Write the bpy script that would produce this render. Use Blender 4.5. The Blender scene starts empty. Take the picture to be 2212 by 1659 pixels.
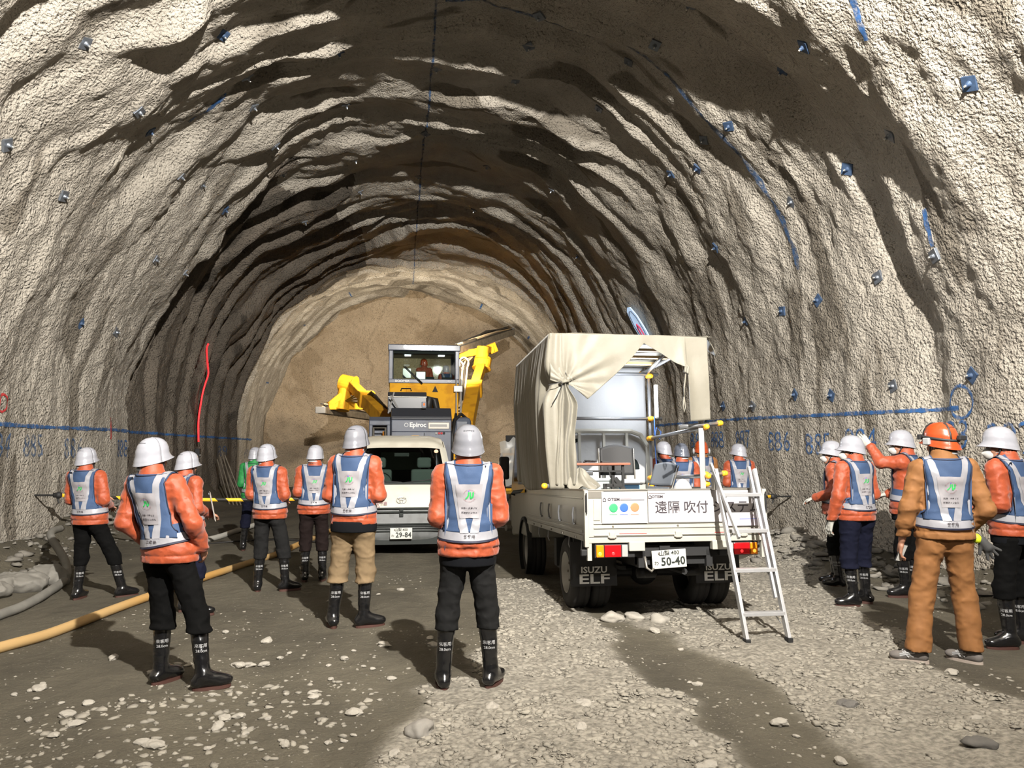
import bpy, bmesh, math, random
import numpy as np
from math import sin, cos, pi, radians, atan2, sqrt
from mathutils import Vector, Matrix, Euler
from mathutils.bvhtree import BVHTree
random.seed(7); rng = np.random.default_rng(7)
S = bpy.context.scene; C = S.collection

# ---------------------------------------------------------------- camera, world, lights, exposure
cam = bpy.data.cameras.new('camera'); co = bpy.data.objects.new('camera', cam); C.objects.link(co)
cam.sensor_width = 36; cam.lens = 36 * 1660 / 2212; cam.clip_end = 200
co.location = (0, 0, 1.66); co.rotation_euler = Euler((radians(90 + 4.67), 0, radians(-8.4)), 'XYZ')
S.camera = co
S.view_settings.view_transform = 'Standard'; S.view_settings.look = 'None'
S.view_settings.gamma = 1; S.view_settings.use_curve_mapping = False
S.view_settings.exposure = 0.35
S.cycles.use_denoising = True; S.cycles.max_bounces = 5; S.cycles.diffuse_bounces = 2
S.cycles.glossy_bounces = 3; S.cycles.transparent_max_bounces = 8; S.cycles.transmission_bounces = 4
S.cycles.use_adaptive_sampling = True; S.cycles.adaptive_threshold = 0.07
S.cycles.sample_clamp_indirect = 4.0
w = bpy.data.worlds.new('tunnel_dark'); S.world = w; w.use_nodes = True
w.node_tree.nodes['Background'].inputs[0].default_value = (.80, .86, 1, 1)
w.node_tree.nodes['Background'].inputs[1].default_value = .007

def light(name, kind, loc, energy, color, size=.1, target=None, spot=None, blend=.3):
    l = bpy.data.lights.new(name, kind); o = bpy.data.objects.new(name, l); C.objects.link(o)
    l.energy = energy; l.color = color; o.location = loc
    if kind in ('POINT', 'SPOT'): l.shadow_soft_size = size
    if kind == 'AREA': l.size = size
    if kind == 'SPOT': l.spot_size = radians(spot); l.spot_blend = blend
    if target: o.rotation_euler = (Vector(target) - Vector(loc)).to_track_quat('-Z', 'Y').to_euler()
    return o
# the floodlight mast behind the visitors, an added fill lamp to the rear, and the drill rig's work lamps
light('mast_floodlight', 'SPOT', (1.75, -.5, 7.0), 14500, (1, .955, .89), .07, (.9, 9.5, 8.0), 152, .9)
light('rear_fill', 'SPOT', (2.6, -7.0, 6.9), 800, (1, .95, .90), .12, (.6, 12, 1.5), 74, .4)
light('rig_work_light', 'SPOT', (-.4, 23.9, 4.75), 1150, (1, .86, .66), .15, (-1.2, 33, 4.0), 124, .6)
light('rig_work_light', 'SPOT', (1.9, 23.9, 4.75), 1150, (1, .86, .66), .15, (2.4, 33, 4.0), 124, .6)
light('canopy_tube_light', 'POINT', (3.10, 9.50, 2.40), 48, (.86, .92, 1), .12)

# ---------------------------------------------------------------- colour and materials
def lin(c): return tuple(((x / 255) / 12.92 if x / 255 <= .04045 else ((x / 255 + .055) / 1.055) ** 2.4) for x in c)
MATS = {}
def mat(name, rgb, rough=.6, metal=0, bump=None, var=0, vscale=6, emit=0, alpha=1, coat=0, sheen=0, trans=0, dirt=None):
    if name in MATS: return MATS[name]
    m = bpy.data.materials.new(name); m.use_nodes = True; nt = m.node_tree; b = nt.nodes['Principled BSDF']
    c = lin(rgb); b.inputs['Base Color'].default_value = (*c, 1); b.inputs['Roughness'].default_value = rough
    b.inputs['Metallic'].default_value = metal; b.inputs['Alpha'].default_value = alpha
    if coat: b.inputs['Coat Weight'].default_value = coat; b.inputs['Coat Roughness'].default_value = .12
    if sheen: b.inputs['Sheen Weight'].default_value = sheen
    if trans: b.inputs['Transmission Weight'].default_value = trans
    if emit: b.inputs['Emission Color'].default_value = (*c, 1); b.inputs['Emission Strength'].default_value = emit
    if 'trousers' in name or 'cloth' in name: b.inputs['Specular IOR Level'].default_value = .1
    tc = nt.nodes.new('ShaderNodeTexCoord')
    if var or dirt:
        n = nt.nodes.new('ShaderNodeTexNoise'); n.inputs['Scale'].default_value = vscale; n.inputs['Detail'].default_value = 5
        nt.links.new(tc.outputs['Object'], n.inputs['Vector'])
        r = nt.nodes.new('ShaderNodeValToRGB')
        if dirt:
            d = lin(dirt); r.color_ramp.elements[0].color = (*d, 1); r.color_ramp.elements[0].position = .36
            r.color_ramp.elements[1].color = (*c, 1); r.color_ramp.elements[1].position = .52
        else:
            r.color_ramp.elements[0].color = (*[x * (1 - var) for x in c], 1); r.color_ramp.elements[0].position = .3
            r.color_ramp.elements[1].color = (*[min(1, x * (1 + var)) for x in c], 1); r.color_ramp.elements[1].position = .7
        nt.links.new(n.outputs[0], r.inputs[0]); nt.links.new(r.outputs[0], b.inputs['Base Color'])
    if bump:
        sc, st, ds = bump
        n = nt.nodes.new('ShaderNodeTexNoise'); n.inputs['Scale'].default_value = sc; n.inputs['Detail'].default_value = 4
        nt.links.new(tc.outputs['Object'], n.inputs['Vector'])
        bp = nt.nodes.new('ShaderNodeBump'); bp.inputs['Strength'].default_value = st; bp.inputs['Distance'].default_value = ds
        nt.links.new(n.outputs[0], bp.inputs['Height']); nt.links.new(bp.outputs[0], b.inputs['Normal'])
    MATS[name] = m; return m

# ---------------------------------------------------------------- scene tree helpers
def tag(o, label=None, cat=None, group=None, kind=None):
    if label: o['label'] = label
    if cat: o['category'] = cat
    if group: o['group'] = group
    if kind: o['kind'] = kind
    return o
def thing(name, label, cat, loc=(0, 0, 0), rot=(0, 0, 0), group=None):
    o = bpy.data.objects.new(name, None); C.objects.link(o); o.location = loc; o.rotation_euler = rot
    o.empty_display_size = .1
    return tag(o, label, cat, group)
def newobj(name, me, m, parent=None, bev=0, smooth=False, solid=0, label=None):
    o = bpy.data.objects.new(name, me); C.objects.link(o); o.parent = parent
    for x in (m if isinstance(m, (list, tuple)) else [m]):
        if x: me.materials.append(x)
    if smooth: me.shade_smooth()
    if solid:
        md = o.modifiers.new('solid', 'SOLIDIFY'); md.thickness = solid; md.offset = 0
    if bev:
        md = o.modifiers.new('bevel', 'BEVEL'); md.width = bev; md.segments = 2; md.limit_method = 'ANGLE'; md.angle_limit = radians(40)
        md.use_clamp_overlap = True
    if label: o['label'] = label
    return o
def fastmesh(name, V, F):
    """V (n,3) array, F (m,k) array of equal-sided faces"""
    me = bpy.data.meshes.new(name); V = np.asarray(V, np.float32); F = np.asarray(F, np.int32)
    me.vertices.add(len(V)); me.vertices.foreach_set('co', V.ravel())
    k = F.shape[1]; me.loops.add(F.size); me.loops.foreach_set('vertex_index', F.ravel())
    me.polygons.add(len(F)); me.polygons.foreach_set('loop_start', np.arange(0, F.size, k, dtype=np.int32))
    me.update(calc_edges=True); me.validate(); return me
class MB:
    def __init__(s): s.v = []; s.f = []
    def add(s, vs, fs):
        n = len(s.v); s.v += [tuple(v) for v in vs]; s.f += [tuple(i + n for i in f) for f in fs]; return s
    def box(s, c, d, R=None):
        x, y, z = d[0] / 2, d[1] / 2, d[2] / 2
        vs = [Vector((a * x, b * y, e * z)) for a in (-1, 1) for b in (-1, 1) for e in (-1, 1)]
        if R is not None:
            if not isinstance(R, Matrix): R = Euler(R).to_matrix()
            vs = [R @ v for v in vs]
        vs = [v + Vector(c) for v in vs]
        return s.add(vs, [(0, 1, 3, 2), (4, 6, 7, 5), (0, 4, 5, 1), (2, 3, 7, 6), (0, 2, 6, 4), (1, 5, 7, 3)])
    def b2(s, lo, hi): return s.box([(a + b) / 2 for a, b in zip(lo, hi)], [abs(b - a) for a, b in zip(lo, hi)])
    def bar(s, p, q, wx, wz, up=(0, 0, 1)):
        p, q = Vector(p), Vector(q); d = (q - p); L = d.length; d.normalize(); u = Vector(up)
        if abs(d.dot(u)) > .98: u = Vector((0, 1, 0))
        x = d.cross(u).normalized(); z = x.cross(d)
        return s.box((p + q) / 2, (wx, L, wz), Matrix((x, d, z)).transposed())
    def tube(s, pts, r, n=10, cap=True):
        pts = [Vector(p) for p in pts]; m = len(pts); rs = r if isinstance(r, (list, tuple)) else [r] * m
        vs = []; prev = None
        for i, p in enumerate(pts):
            t = (pts[min(i + 1, m - 1)] - pts[max(i - 1, 0)]).normalized()
            if prev is None:
                a = Vector((0, 0, 1)) if abs(t.z) < .9 else Vector((1, 0, 0)); x = t.cross(a).normalized()
            else: x = (prev - t * prev.dot(t)).normalized()
            prev = x; y = t.cross(x)
            vs += [p + (x * cos(2 * pi * k / n) + y * sin(2 * pi * k / n)) * rs[i] for k in range(n)]
        fs = [(i * n + k, i * n + (k + 1) % n, (i + 1) * n + (k + 1) % n, (i + 1) * n + k) for i in range(m - 1) for k in range(n)]
        if cap: fs += [tuple(range(n))[::-1], tuple((m - 1) * n + k for k in range(n))]
        return s.add(vs, fs)
    def cyl(s, p, q, r, n=16): return s.tube([p, q], r, n)
    def ell(s, c, r, nu=16, nv=10, R=None):
        vs = [Vector((0, 0, -r[2]))]
        for j in range(1, nv):
            a = -pi / 2 + pi * j / nv
            vs += [Vector((r[0] * cos(a) * cos(2 * pi * i / nu), r[1] * cos(a) * sin(2 * pi * i / nu), r[2] * sin(a))) for i in range(nu)]
        vs.append(Vector((0, 0, r[2])))
        if R is not None: vs = [R @ v for v in vs]
        vs = [v + Vector(c) for v in vs]; fs = [(0, 1 + (i + 1) % nu, 1 + i) for i in range(nu)]
        for j in range(nv - 2):
            b = 1 + j * nu; fs += [(b + i, b + (i + 1) % nu, b + nu + (i + 1) % nu, b + nu + i) for i in range(nu)]
        b = 1 + (nv - 2) * nu; T = len(vs) - 1; fs += [(b + i, b + (i + 1) % nu, T) for i in range(nu)]
        return s.add(vs, fs)
    def prism(s, poly, lo, hi, ax=1):
        """polygon in the two axes other than ax, extruded lo..hi along ax"""
        def P(a, b, t): return (t, a, b) if ax == 0 else ((a, t, b) if ax == 1 else (a, b, t))
        n = len(poly); vs = [P(a, b, lo) for a, b in poly] + [P(a, b, hi) for a, b in poly]
        return s.add(vs, [tuple(range(n)), tuple(range(n, 2 * n))[::-1]] + [(i, i + n, (i + 1) % n + n, (i + 1) % n) for i in range(n)])
    def lathe(s, prof, c=(0, 0, 0), ax='z', n=28, closed=False):
        vs = []
        for r, h in prof:
            for k in range(n):
                a = 2 * pi * k / n; x, y = r * cos(a), r * sin(a)
                vs.append(Vector(c) + Vector({'z': (x, y, h), 'x': (h, x, y), 'y': (x, h, y)}[ax]))
        m = len(prof); fs = [(i * n + k, i * n + (k + 1) % n, (i + 1) * n + (k + 1) % n, (i + 1) * n + k) for i in range(m - 1) for k in range(n)]
        if closed: fs += [((m - 1) * n + k, (m - 1) * n + (k + 1) % n, (k + 1) % n, k) for k in range(n)]
        return s.add(vs, fs)
    def build(s, name, m, parent=None, bev=0, smooth=False, solid=0, label=None):
        me = bpy.data.meshes.new(name); me.from_pydata(s.v, [], s.f); me.validate()
        bm = bmesh.new(); bm.from_mesh(me); bmesh.ops.recalc_face_normals(bm, faces=bm.faces); bm.to_mesh(me); bm.free()
        return newobj(name, me, m, parent, bev, smooth, solid, label)
def grid(name, fn, nu, nv, m, parent=None, solid=0, smooth=True, label=None):
    V = [fn(i / nu, j / nv) for j in range(nv + 1) for i in range(nu + 1)]
    F = [(j * (nu + 1) + i, j * (nu + 1) + i + 1, (j + 1) * (nu + 1) + i + 1, (j + 1) * (nu + 1) + i) for j in range(nv) for i in range(nu)]
    return newobj(name, fastmesh(name, np.array(V), np.array(F)), m, parent, 0, smooth, solid, label)
def copy_tree(o, parent=None):
    c = o.copy(); C.objects.link(c); c.parent = parent
    for ch in list(o.children): copy_tree(ch, c)
    return c

# ---------------------------------------------------------------- lettering
_txt = {}
def glyphs(text, size, bold=0, spacing=1, ext=0):
    """(verts, faces) of a line of text centred on the origin in x,y"""
    key = (text, size, bold, spacing, ext)
    if key in _txt: return _txt[key]
    cu = bpy.data.curves.new('txt', 'FONT'); cu.body = text; cu.size = size; cu.align_x = 'CENTER'; cu.align_y = 'CENTER'
    cu.space_character = spacing; cu.offset = bold; cu.resolution_u = 2; cu.extrude = ext
    o = bpy.data.objects.new('txt', cu); C.objects.link(o)
    dg = bpy.context.evaluated_depsgraph_get(); me = bpy.data.meshes.new_from_object(o.evaluated_get(dg))
    V = [tuple(v.co) for v in me.vertices]; F = [tuple(p.vertices) for p in me.polygons]
    bpy.data.objects.remove(o); bpy.data.curves.remove(cu); bpy.data.meshes.remove(me)
    _txt[key] = (V, F); return V, F
def letters(name, text, size, fn, m, parent=None, bold=0, spacing=1, label=None, sx=1):
    """text mapped through fn(x, y) -> 3D point"""
    V, F = glyphs(text, size, bold, spacing)
    if not F: return None
    me = bpy.data.meshes.new(name); me.from_pydata([fn(x * sx, y) for x, y, z in V], [], F); me.validate()
    return newobj(name, me, m, parent, label=label)

# ---------------------------------------------------------------- noise
def _h(i, j, k, s):
    n = (i * 374761393 + j * 668265263 + k * 2147483647 + s * 1274126177) & 0xffffffff
    n = ((n ^ (n >> 13)) * 1103515245) & 0xffffffff; n = ((n ^ (n >> 16)) * 2654435769) & 0xffffffff
    return ((n >> 8) & 0xffff) / 32767.5 - 1
def noise(x, y, z=0., s=0):
    x, y, z = np.broadcast_arrays(np.asarray(x, float), np.asarray(y, float), np.asarray(z, float))
    i, j, k = np.floor(x).astype(np.int64), np.floor(y).astype(np.int64), np.floor(z).astype(np.int64)
    u, v, t = x - i, y - j, z - k; u, v, t = [q * q * (3 - 2 * q) for q in (u, v, t)]; r = 0
    for a in (0, 1):
        for b in (0, 1):
            for c in (0, 1):
                r = r + (u if a else 1 - u) * (v if b else 1 - v) * (t if c else 1 - t) * _h(i + a, j + b, k + c, s)
    return r
def fbm(x, y, z=0., s=0, o=4, g=.5):
    r = 0; a = 1
    for n in range(o): r = r + a * noise(x, y, z, s + n); x, y, z = x * 2.03, y * 2.03, np.asarray(z) * 2.03; a *= g
    return r
def sstep(a, b, x):
    t = np.clip((x - a) / (b - a), 0, 1); return t * t * (3 - 2 * t)
# ================================================================ THE TUNNEL
CX, R0, Z0, WB = .6, 5.9, 2.1, 2.6          # arch centre, radius, springing height, height of the straight wall
AL = WB; AR = WB + pi * R0; AT = AR + WB
def disp(a, y):
    """how far the sprayed lining bulges outward (m) at arc length a, distance y"""
    a = np.asarray(a, float); y = np.asarray(y, float)
    th = (a - AL) / R0
    crown = np.clip(np.sin(th), 0, 1) * (a > AL) * (a < AR)
    warp = (.55 + .5 * crown) * fbm(a * .22, y * .3, 0, 11, 3) + .12 * fbm(a * .9, y * .8, 0, 17, 2)
    ph = ((y + warp) / 1.2 + 100.25) % 1.0
    saw = np.where(ph < .84, ph / .84, (1 - ph) / .16) - .5
    left = 1 - sstep(7.0, 11, a)
    amp = .10 + .24 * crown ** 1.6
    amp = amp * (.75 + .55 * noise(a * .45, y * .35, 0, 5))
    amp = amp * (1 - .8 * sstep(14.0, 16.5, a) * (1 - sstep(14, 19, y)))            # the right haunch is smoother
    amp = amp * (1 - .6 * left * (1 - sstep(15.5, 17, y))) + .16 * left * sstep(16.3, 17, y) * (1 - sstep(26, 28, y))
    d = amp * saw
    d = d + .13 * fbm(a * .33, y * .55, 0, 31, 3) * (1 + .9 * crown)
    d = d + .13 * crown * fbm(a * .7 + 4, y * .95, 0, 35, 3) * (1 - .6 * sstep(14.0, 16.5, a))
    d = d + .034 * fbm(a * .9, y * 2.4, 0, 41, 3) + .017 * fbm(a * 6.5, y * 8.5, 0, 47, 3)
    # the set-back at 16.5 m on the left, the hollow strip near 9 m on the right
    e = y - 16.5 - .25 * noise(a * .7, 0, 0, 3)
    d = d + .34 * left * sstep(0, .12, e) * (1 - sstep(2, 8, e))
    c = 8.75 + .35 * sstep(20, 14.7, a) * 3 * .9 + .18 * noise(a * .9, 0, 0, 9)
    g = np.exp(-((y - c) / .26) ** 2) * sstep(14, 15.5, a) * (1 - sstep(21.3, 22.2, a))
    d = d + .16 * g
    cl = 8.3 + .2 * noise(a * .9, 3, 0, 9)
    d = d + .2 * np.exp(-((y - cl) / .35) ** 2) * sstep(3.5, 5, a) * (1 - sstep(8.6, 10, a))
    d = np.where(y > 27, d * .8, d)
    e = y - 9.3 + .5 * noise(a * .5, 7, 0, 23) + .12 * noise(a * 2, 7, 0, 24)
    d = d + .40 * crown ** 3.5 * sstep(0, .35, e) * (1 - sstep(24.5, 26.8, y))
    # lower walls calm down
    lowl = 1 - sstep(1.2, 4, a); lowr = sstep(AT - 4, AT - 1.2, a)
    d = d * (1 - .55 * np.maximum(lowl, lowr))
    return d
def pos(a, y, out=0.):
    a = np.asarray(a, float); y = np.asarray(y, float); d = disp(a, y) - out
    th = np.clip((a - AL) / R0, 0, pi)
    r = R0 + d; x = CX - r * np.cos(th); z = Z0 + r * np.sin(th)
    z = np.where(a < AL, a - WB + Z0, z); z = np.where(a > AR, Z0 - (a - AR), z)
    return x, y + 0 * a, z
def wall_point(a, y, out=.02):
    x, yy, z = pos(a, y, out); return Vector((float(x), float(yy), float(z)))
def wall_frame(a, y, out=0.):
    p = wall_point(a, y, out); e = .12
    ta = (wall_point(a + e, y, out) - wall_point(a - e, y, out)).normalized(); ty = (wall_point(a, y + e, out) - wall_point(a, y - e, out)).normalized()
    return p, ta, ty, ta.cross(ty).normalized() * -1     # n points into the tunnel

def rock_mat(name, base, dark, wet):
    m = bpy.data.materials.new(name); m.use_nodes = True; nt = m.node_tree; N, K = nt.nodes, nt.links; b = N['Principled BSDF']
    tc = N.new('ShaderNodeTexCoord')
    def noi(sc, det, sx=1, sy=1, sz=1, rough=.55):
        mp = N.new('ShaderNodeMapping'); mp.inputs['Scale'].default_value = (sx, sy, sz); K.new(tc.outputs['Object'], mp.inputs[0])
        n = N.new('ShaderNodeTexNoise'); n.inputs['Scale'].default_value = sc; n.inputs['Detail'].default_value = det; n.inputs['Roughness'].default_value = rough
        K.new(mp.outputs[0], n.inputs['Vector']); return n.outputs[0]
    def ramp(src, p0, c0, p1, c1):
        r = N.new('ShaderNodeValToRGB'); r.color_ramp.elements[0].position = p0; r.color_ramp.elements[1].position = p1
        r.color_ramp.elements[0].color = (*c0, 1); r.color_ramp.elements[1].color = (*c1, 1); K.new(src, r.inputs[0]); return r.outputs[0]
    col = ramp(noi(1.1, 4), .3, lin(dark), .68, lin(base))
    # damp streaks that run round the ring, their own shapes
    st = noi(.75, 3, .55, 2.2, .55, .45); msk = ramp(st, .60, (0, 0, 0), .635, (1, 1, 1))
    mx = N.new('ShaderNodeMix'); mx.data_type = 'RGBA'; K.new(msk, mx.inputs['Factor']); K.new(col, mx.inputs[6]); mx.inputs[7].default_value = (*lin(wet), 1)
    K.new(mx.outputs[2], b.inputs['Base Color']); b.inputs['Roughness'].default_value = .82; b.inputs['Specular IOR Level'].default_value = .35
    v = N.new('ShaderNodeTexVoronoi'); v.inputs['Scale'].default_value = 26; v.feature = 'SMOOTH_F1'
    K.new(tc.outputs['Object'], v.inputs['Vector'])
    def bump(h, st, ds, prev=None):
        bp = N.new('ShaderNodeBump'); bp.inputs['Strength'].default_value = st; bp.inputs['Distance'].default_value = ds; K.new(h, bp.inputs['Height'])
        if prev: K.new(prev, bp.inputs['Normal'])
        return bp.outputs[0]
    nn = bump(noi(6, 3, 1, 1, 1, .6), .9, .07); nn = bump(v.outputs[0], 1, .03, nn); nn.node.invert = True; nn = bump(noi(38, 2), 1, .035, nn)
    K.new(nn, b.inputs['Normal']); return m
M_rock = rock_mat('shotcrete', (172, 165, 153), (146, 139, 128), (116, 109, 98))
M_face = rock_mat('face_shotcrete', (166, 150, 128), (150, 134, 112), (140, 124, 102))
M_darkrock = rock_mat('darker_shotcrete', (112, 103, 92), (86, 79, 70), (70, 64, 56))  # darker lining tone for the left stretch beyond the set-back

aa = np.arange(0, AT + .001, .042)
yy = np.concatenate([np.arange(-15, 1.5, .3), np.arange(1.5, 15, .04), np.arange(15, 33.3, .06)])
A, Y = np.meshgrid(aa, yy, indexing='ij')
X, Yw, Z = pos(A, Y)
idx = np.arange(A.size).reshape(A.shape)
def lining(name, i0, i1, label):
    sl = slice(i0, i1 + 1); V = np.stack([X[sl].ravel(), Yw[sl].ravel(), Z[sl].ravel()], 1)
    n, m = X[sl].shape; I = np.arange(n * m).reshape(n, m)
    F = np.stack([I[:-1, :-1].ravel(), I[:-1, 1:].ravel(), I[1:, 1:].ravel(), I[1:, :-1].ravel()], 1)
    me = fastmesh(name, V, F); o = newobj(name, me, [M_rock, M_darkrock], smooth=True)
    ac = (A[sl][:-1, :-1] + .02).ravel(); yc = (Y[sl][:-1, :-1] + .03).ravel()
    darker = (yc > 16.45 + .25 * noise(ac * .7, 0, 0, 3)) & (yc < 26.4 + .5 * noise(ac * .8, 1, 0, 8)) & (ac < 9.2 + 1.2 * noise(yc * .8, 2, 0, 6))
    me.polygons.foreach_set('material_index', darker.astype(np.int32)); tag(o, kind='structure'); return o
iL = int(4.2 / .042); iR = int((AT - 4.2) / .042)
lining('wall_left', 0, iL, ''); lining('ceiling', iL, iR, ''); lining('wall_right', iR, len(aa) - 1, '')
# the tunnel face at 33 m
def face_pt(u, v):
    x = CX - 6.5 + 13 * u; z = -.6 + 9.4 * v; r2 = ((x - CX) ** 2 + (z - 3.2) ** 2) / 36
    y = 32.9 - .9 * r2 + .16 * float(fbm(x * .5, z * .5, 0, 71, 4)) + .05 * float(fbm(x * 1.6 + z, z * 1.2, 0, 77, 3))
    cr = abs(float(fbm(x * .45 + 3, z * .45 - x * .2, 0, 81, 3))); return (x, y + .10 * max(0, 1 - cr / .05), z)
tag(grid('wall_back', face_pt, 220, 160, M_face), kind='structure')

# ---------------------------------------------------------------- floor
G1 = [(1.2, 9.9), (1.68, 9.6), (1.85, 7.6), (2.0, 7.3), (1.8, 6.04), (1.74, 5.12), (1.84, 4.28), (1.87, 3.6), (1.6, 2.2), (-.2, 2.2), (-.09, 3.6), (.02, 4.3), (.08, 4.84), (.11, 5.27), (.45, 5.51), (.88, 7.29)]
G2 = [(2.2, 7.6), (2.5, 6.3), (2.55, 5.66), (2.58, 4.99), (2.6, 4.4), (2.65, 2.2), (4.4, 2.2), (4.3, 4.0), (4.0, 4.8), (3.9, 5.2), (4.3, 6.2), (4.7, 7.4), (5.4, 9.0), (6.1, 10.8), (4.6, 10.6), (3.6, 8.8)]
G3 = [(-.45, 5.75), (.05, 5.4), (-.1, 4.8), (-.6, 4.2), (-1.6, 4.1), (-2.2, 4.6), (-2.0, 5.5), (-1.42, 5.95)]
def inpoly(px, py, poly):
    r = np.zeros(np.shape(px), bool); n = len(poly)
    for i in range(n):
        (x0, y0), (x1, y1) = poly[i], poly[(i + 1) % n]
        c = ((y0 > py) != (y1 > py)) & (px < (x1 - x0) * (py - y0) / ((y1 - y0) + 1e-12) + x0); r ^= c
    return r
def gravel_mask(x, y):
    wx = x + .16 * fbm(x * 1.6, y * 1.6, 0, 91, 3); wy = y + .25 * fbm(x * 1.6, y * 1.6, 0, 95, 3)
    return inpoly(wx, wy, G1) | inpoly(wx, wy, G2)
def floor_z(x, y):
    x = np.asarray(x, float); y = np.asarray(y, float)
    z = .03 * fbm(x * .5, y * .4, 0, 61, 3) + .012 * fbm(x * 3, y * 2.2, 0, 65, 3)
    z = z + .018 * noise(x * 1.9, y * .12, 0, 68)
    z = z - .10 * np.exp(-((x - 2.5) / 1.6) ** 2) * sstep(8.6, 10.4, y) * (1 - sstep(13, 17, y))     # the truck stands nose-down
    z = z + .45 * np.exp(-np.clip(x + 5.25, 0, 9) / .30) * (1 + .5 * noise(y * .8, 0, 0, 2)) + .35 * np.exp(-np.clip(6.5 - x, 0, 9) / .32) * (1 + .6 * noise(y * .7, 5, 0, 2))
    z = z + .30 * np.exp(-((x - 5.75) / .45) ** 2 - ((y - 10.8) / 1.3) ** 2) * (1 + .4 * noise(x * 3, y * 3, 0, 4))
    for px, py in ((-3.2, 9.2), (-1.5, 5.9), (-2.0, 8.3), (-1.36, 9.36), (-.97, 9.95), (-.46, 7.37), (.52, 5.43), (4.08, 5.52), (4.9, 7.65), (5.5, 7.95), (5.2, 5.85), (3.1, 6.3), (1.9, 7.95), (3.3, 7.95)):
        k = np.exp(-((x - px) ** 2 + (y - py) ** 2) / .2); z = z * (1 - k)
    return z
def fz(x, y): return float(floor_z(x, y))
ys = np.concatenate([np.arange(-15, 2, .3), np.arange(2, 11, .03), np.arange(11, 33.5, .09)]); xs = np.arange(-5.9, 7.2, .035)
GX, GY = np.meshgrid(xs, ys, indexing='ij'); gm = gravel_mask(GX, GY).astype(float)
for _ in range(3): gm[1:-1, 1:-1] = (gm[1:-1, 1:-1] + gm[:-2, 1:-1] + gm[2:, 1:-1] + gm[1:-1, :-2] + gm[1:-1, 2:]) / 5
GZ = floor_z(GX, GY) + gm * (.014 + .010 * fbm(GX * 13, GY * 11, 0, 99, 2))
n, m_ = GX.shape; I = np.arange(n * m_).reshape(n, m_)
F = np.stack([I[:-1, :-1].ravel(), I[1:, :-1].ravel(), I[1:, 1:].ravel(), I[:-1, 1:].ravel()], 1)
fl = fastmesh('floor', np.stack([GX.ravel(), GY.ravel(), GZ.ravel()], 1), F)
at = fl.attributes.new('gravel', 'FLOAT', 'POINT'); at.data.foreach_set('value', gm.ravel().astype(np.float32))
M_floor = bpy.data.materials.new('muddy_floor'); M_floor.use_nodes = True
def _floor_mat(nt):
    N, K = nt.nodes, nt.links; b = N['Principled BSDF']; tc = N.new('ShaderNodeTexCoord')
    def noi(sc, det, sx=1, sy=1):
        mp = N.new('ShaderNodeMapping'); mp.inputs['Scale'].default_value = (sx, sy, 1); K.new(tc.outputs['Object'], mp.inputs[0])
        n = N.new('ShaderNodeTexNoise'); n.inputs['Scale'].default_value = sc; n.inputs['Detail'].default_value = det; K.new(mp.outputs[0], n.inputs['Vector']); return n.outputs[0]
    def ramp(src, p0, c0, p1, c1):
        r = N.new('ShaderNodeValToRGB'); r.color_ramp.elements[0].position = p0; r.color_ramp.elements[1].position = p1
        r.color_ramp.elements[0].color = (*c0, 1); r.color_ramp.elements[1].color = (*c1, 1); K.new(src, r.inputs[0]); return r.outputs[0]
    mud = ramp(noi(1.3, 4, 1, .5), .3, lin((62, 58, 49)), .7, lin((86, 81, 69)))
    grv = ramp(noi(30, 3), .35, lin((96, 92, 84)), .65, lin((136, 131, 120)))
    crumbs = ramp(noi(55, 2), .66, (0, 0, 0), .72, (1, 1, 1)); patch = ramp(noi(.9, 3), .45, (0, 0, 0), .62, (.8, .8, .8))
    mu = N.new('ShaderNodeMath'); mu.operation = 'MULTIPLY'; K.new(crumbs, mu.inputs[0]); K.new(patch, mu.inputs[1])
    m1 = N.new('ShaderNodeMix'); m1.data_type = 'RGBA'; K.new(mu.outputs[0], m1.inputs['Factor']); K.new(mud, m1.inputs[6]); m1.inputs[7].default_value = (*lin((138, 133, 122)), 1)
    at = N.new('ShaderNodeAttribute'); at.attribute_name = 'gravel'
    mx = N.new('ShaderNodeMix'); mx.data_type = 'RGBA'; K.new(at.outputs['Fac'], mx.inputs['Factor']); K.new(m1.outputs[2], mx.inputs[6]); K.new(grv, mx.inputs[7])
    K.new(mx.outputs[2], b.inputs['Base Color']); b.inputs['Roughness'].default_value = .85; b.inputs['Specular IOR Level'].default_value = .3
    b1 = N.new('ShaderNodeBump'); b1.inputs['Strength'].default_value = .6; b1.inputs['Distance'].default_value = .05; K.new(noi(7, 4), b1.inputs['Height'])
    b2 = N.new('ShaderNodeBump'); b2.inputs['Strength'].default_value = .6; b2.inputs['Distance'].default_value = .018; K.new(noi(45, 3), b2.inputs['Height']); K.new(b1.outputs[0], b2.inputs['Normal'])
    K.new(b2.outputs[0], b.inputs['Normal'])
_floor_mat(M_floor.node_tree)
tag(newobj('floor', fl, M_floor, smooth=True), kind='structure')

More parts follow.
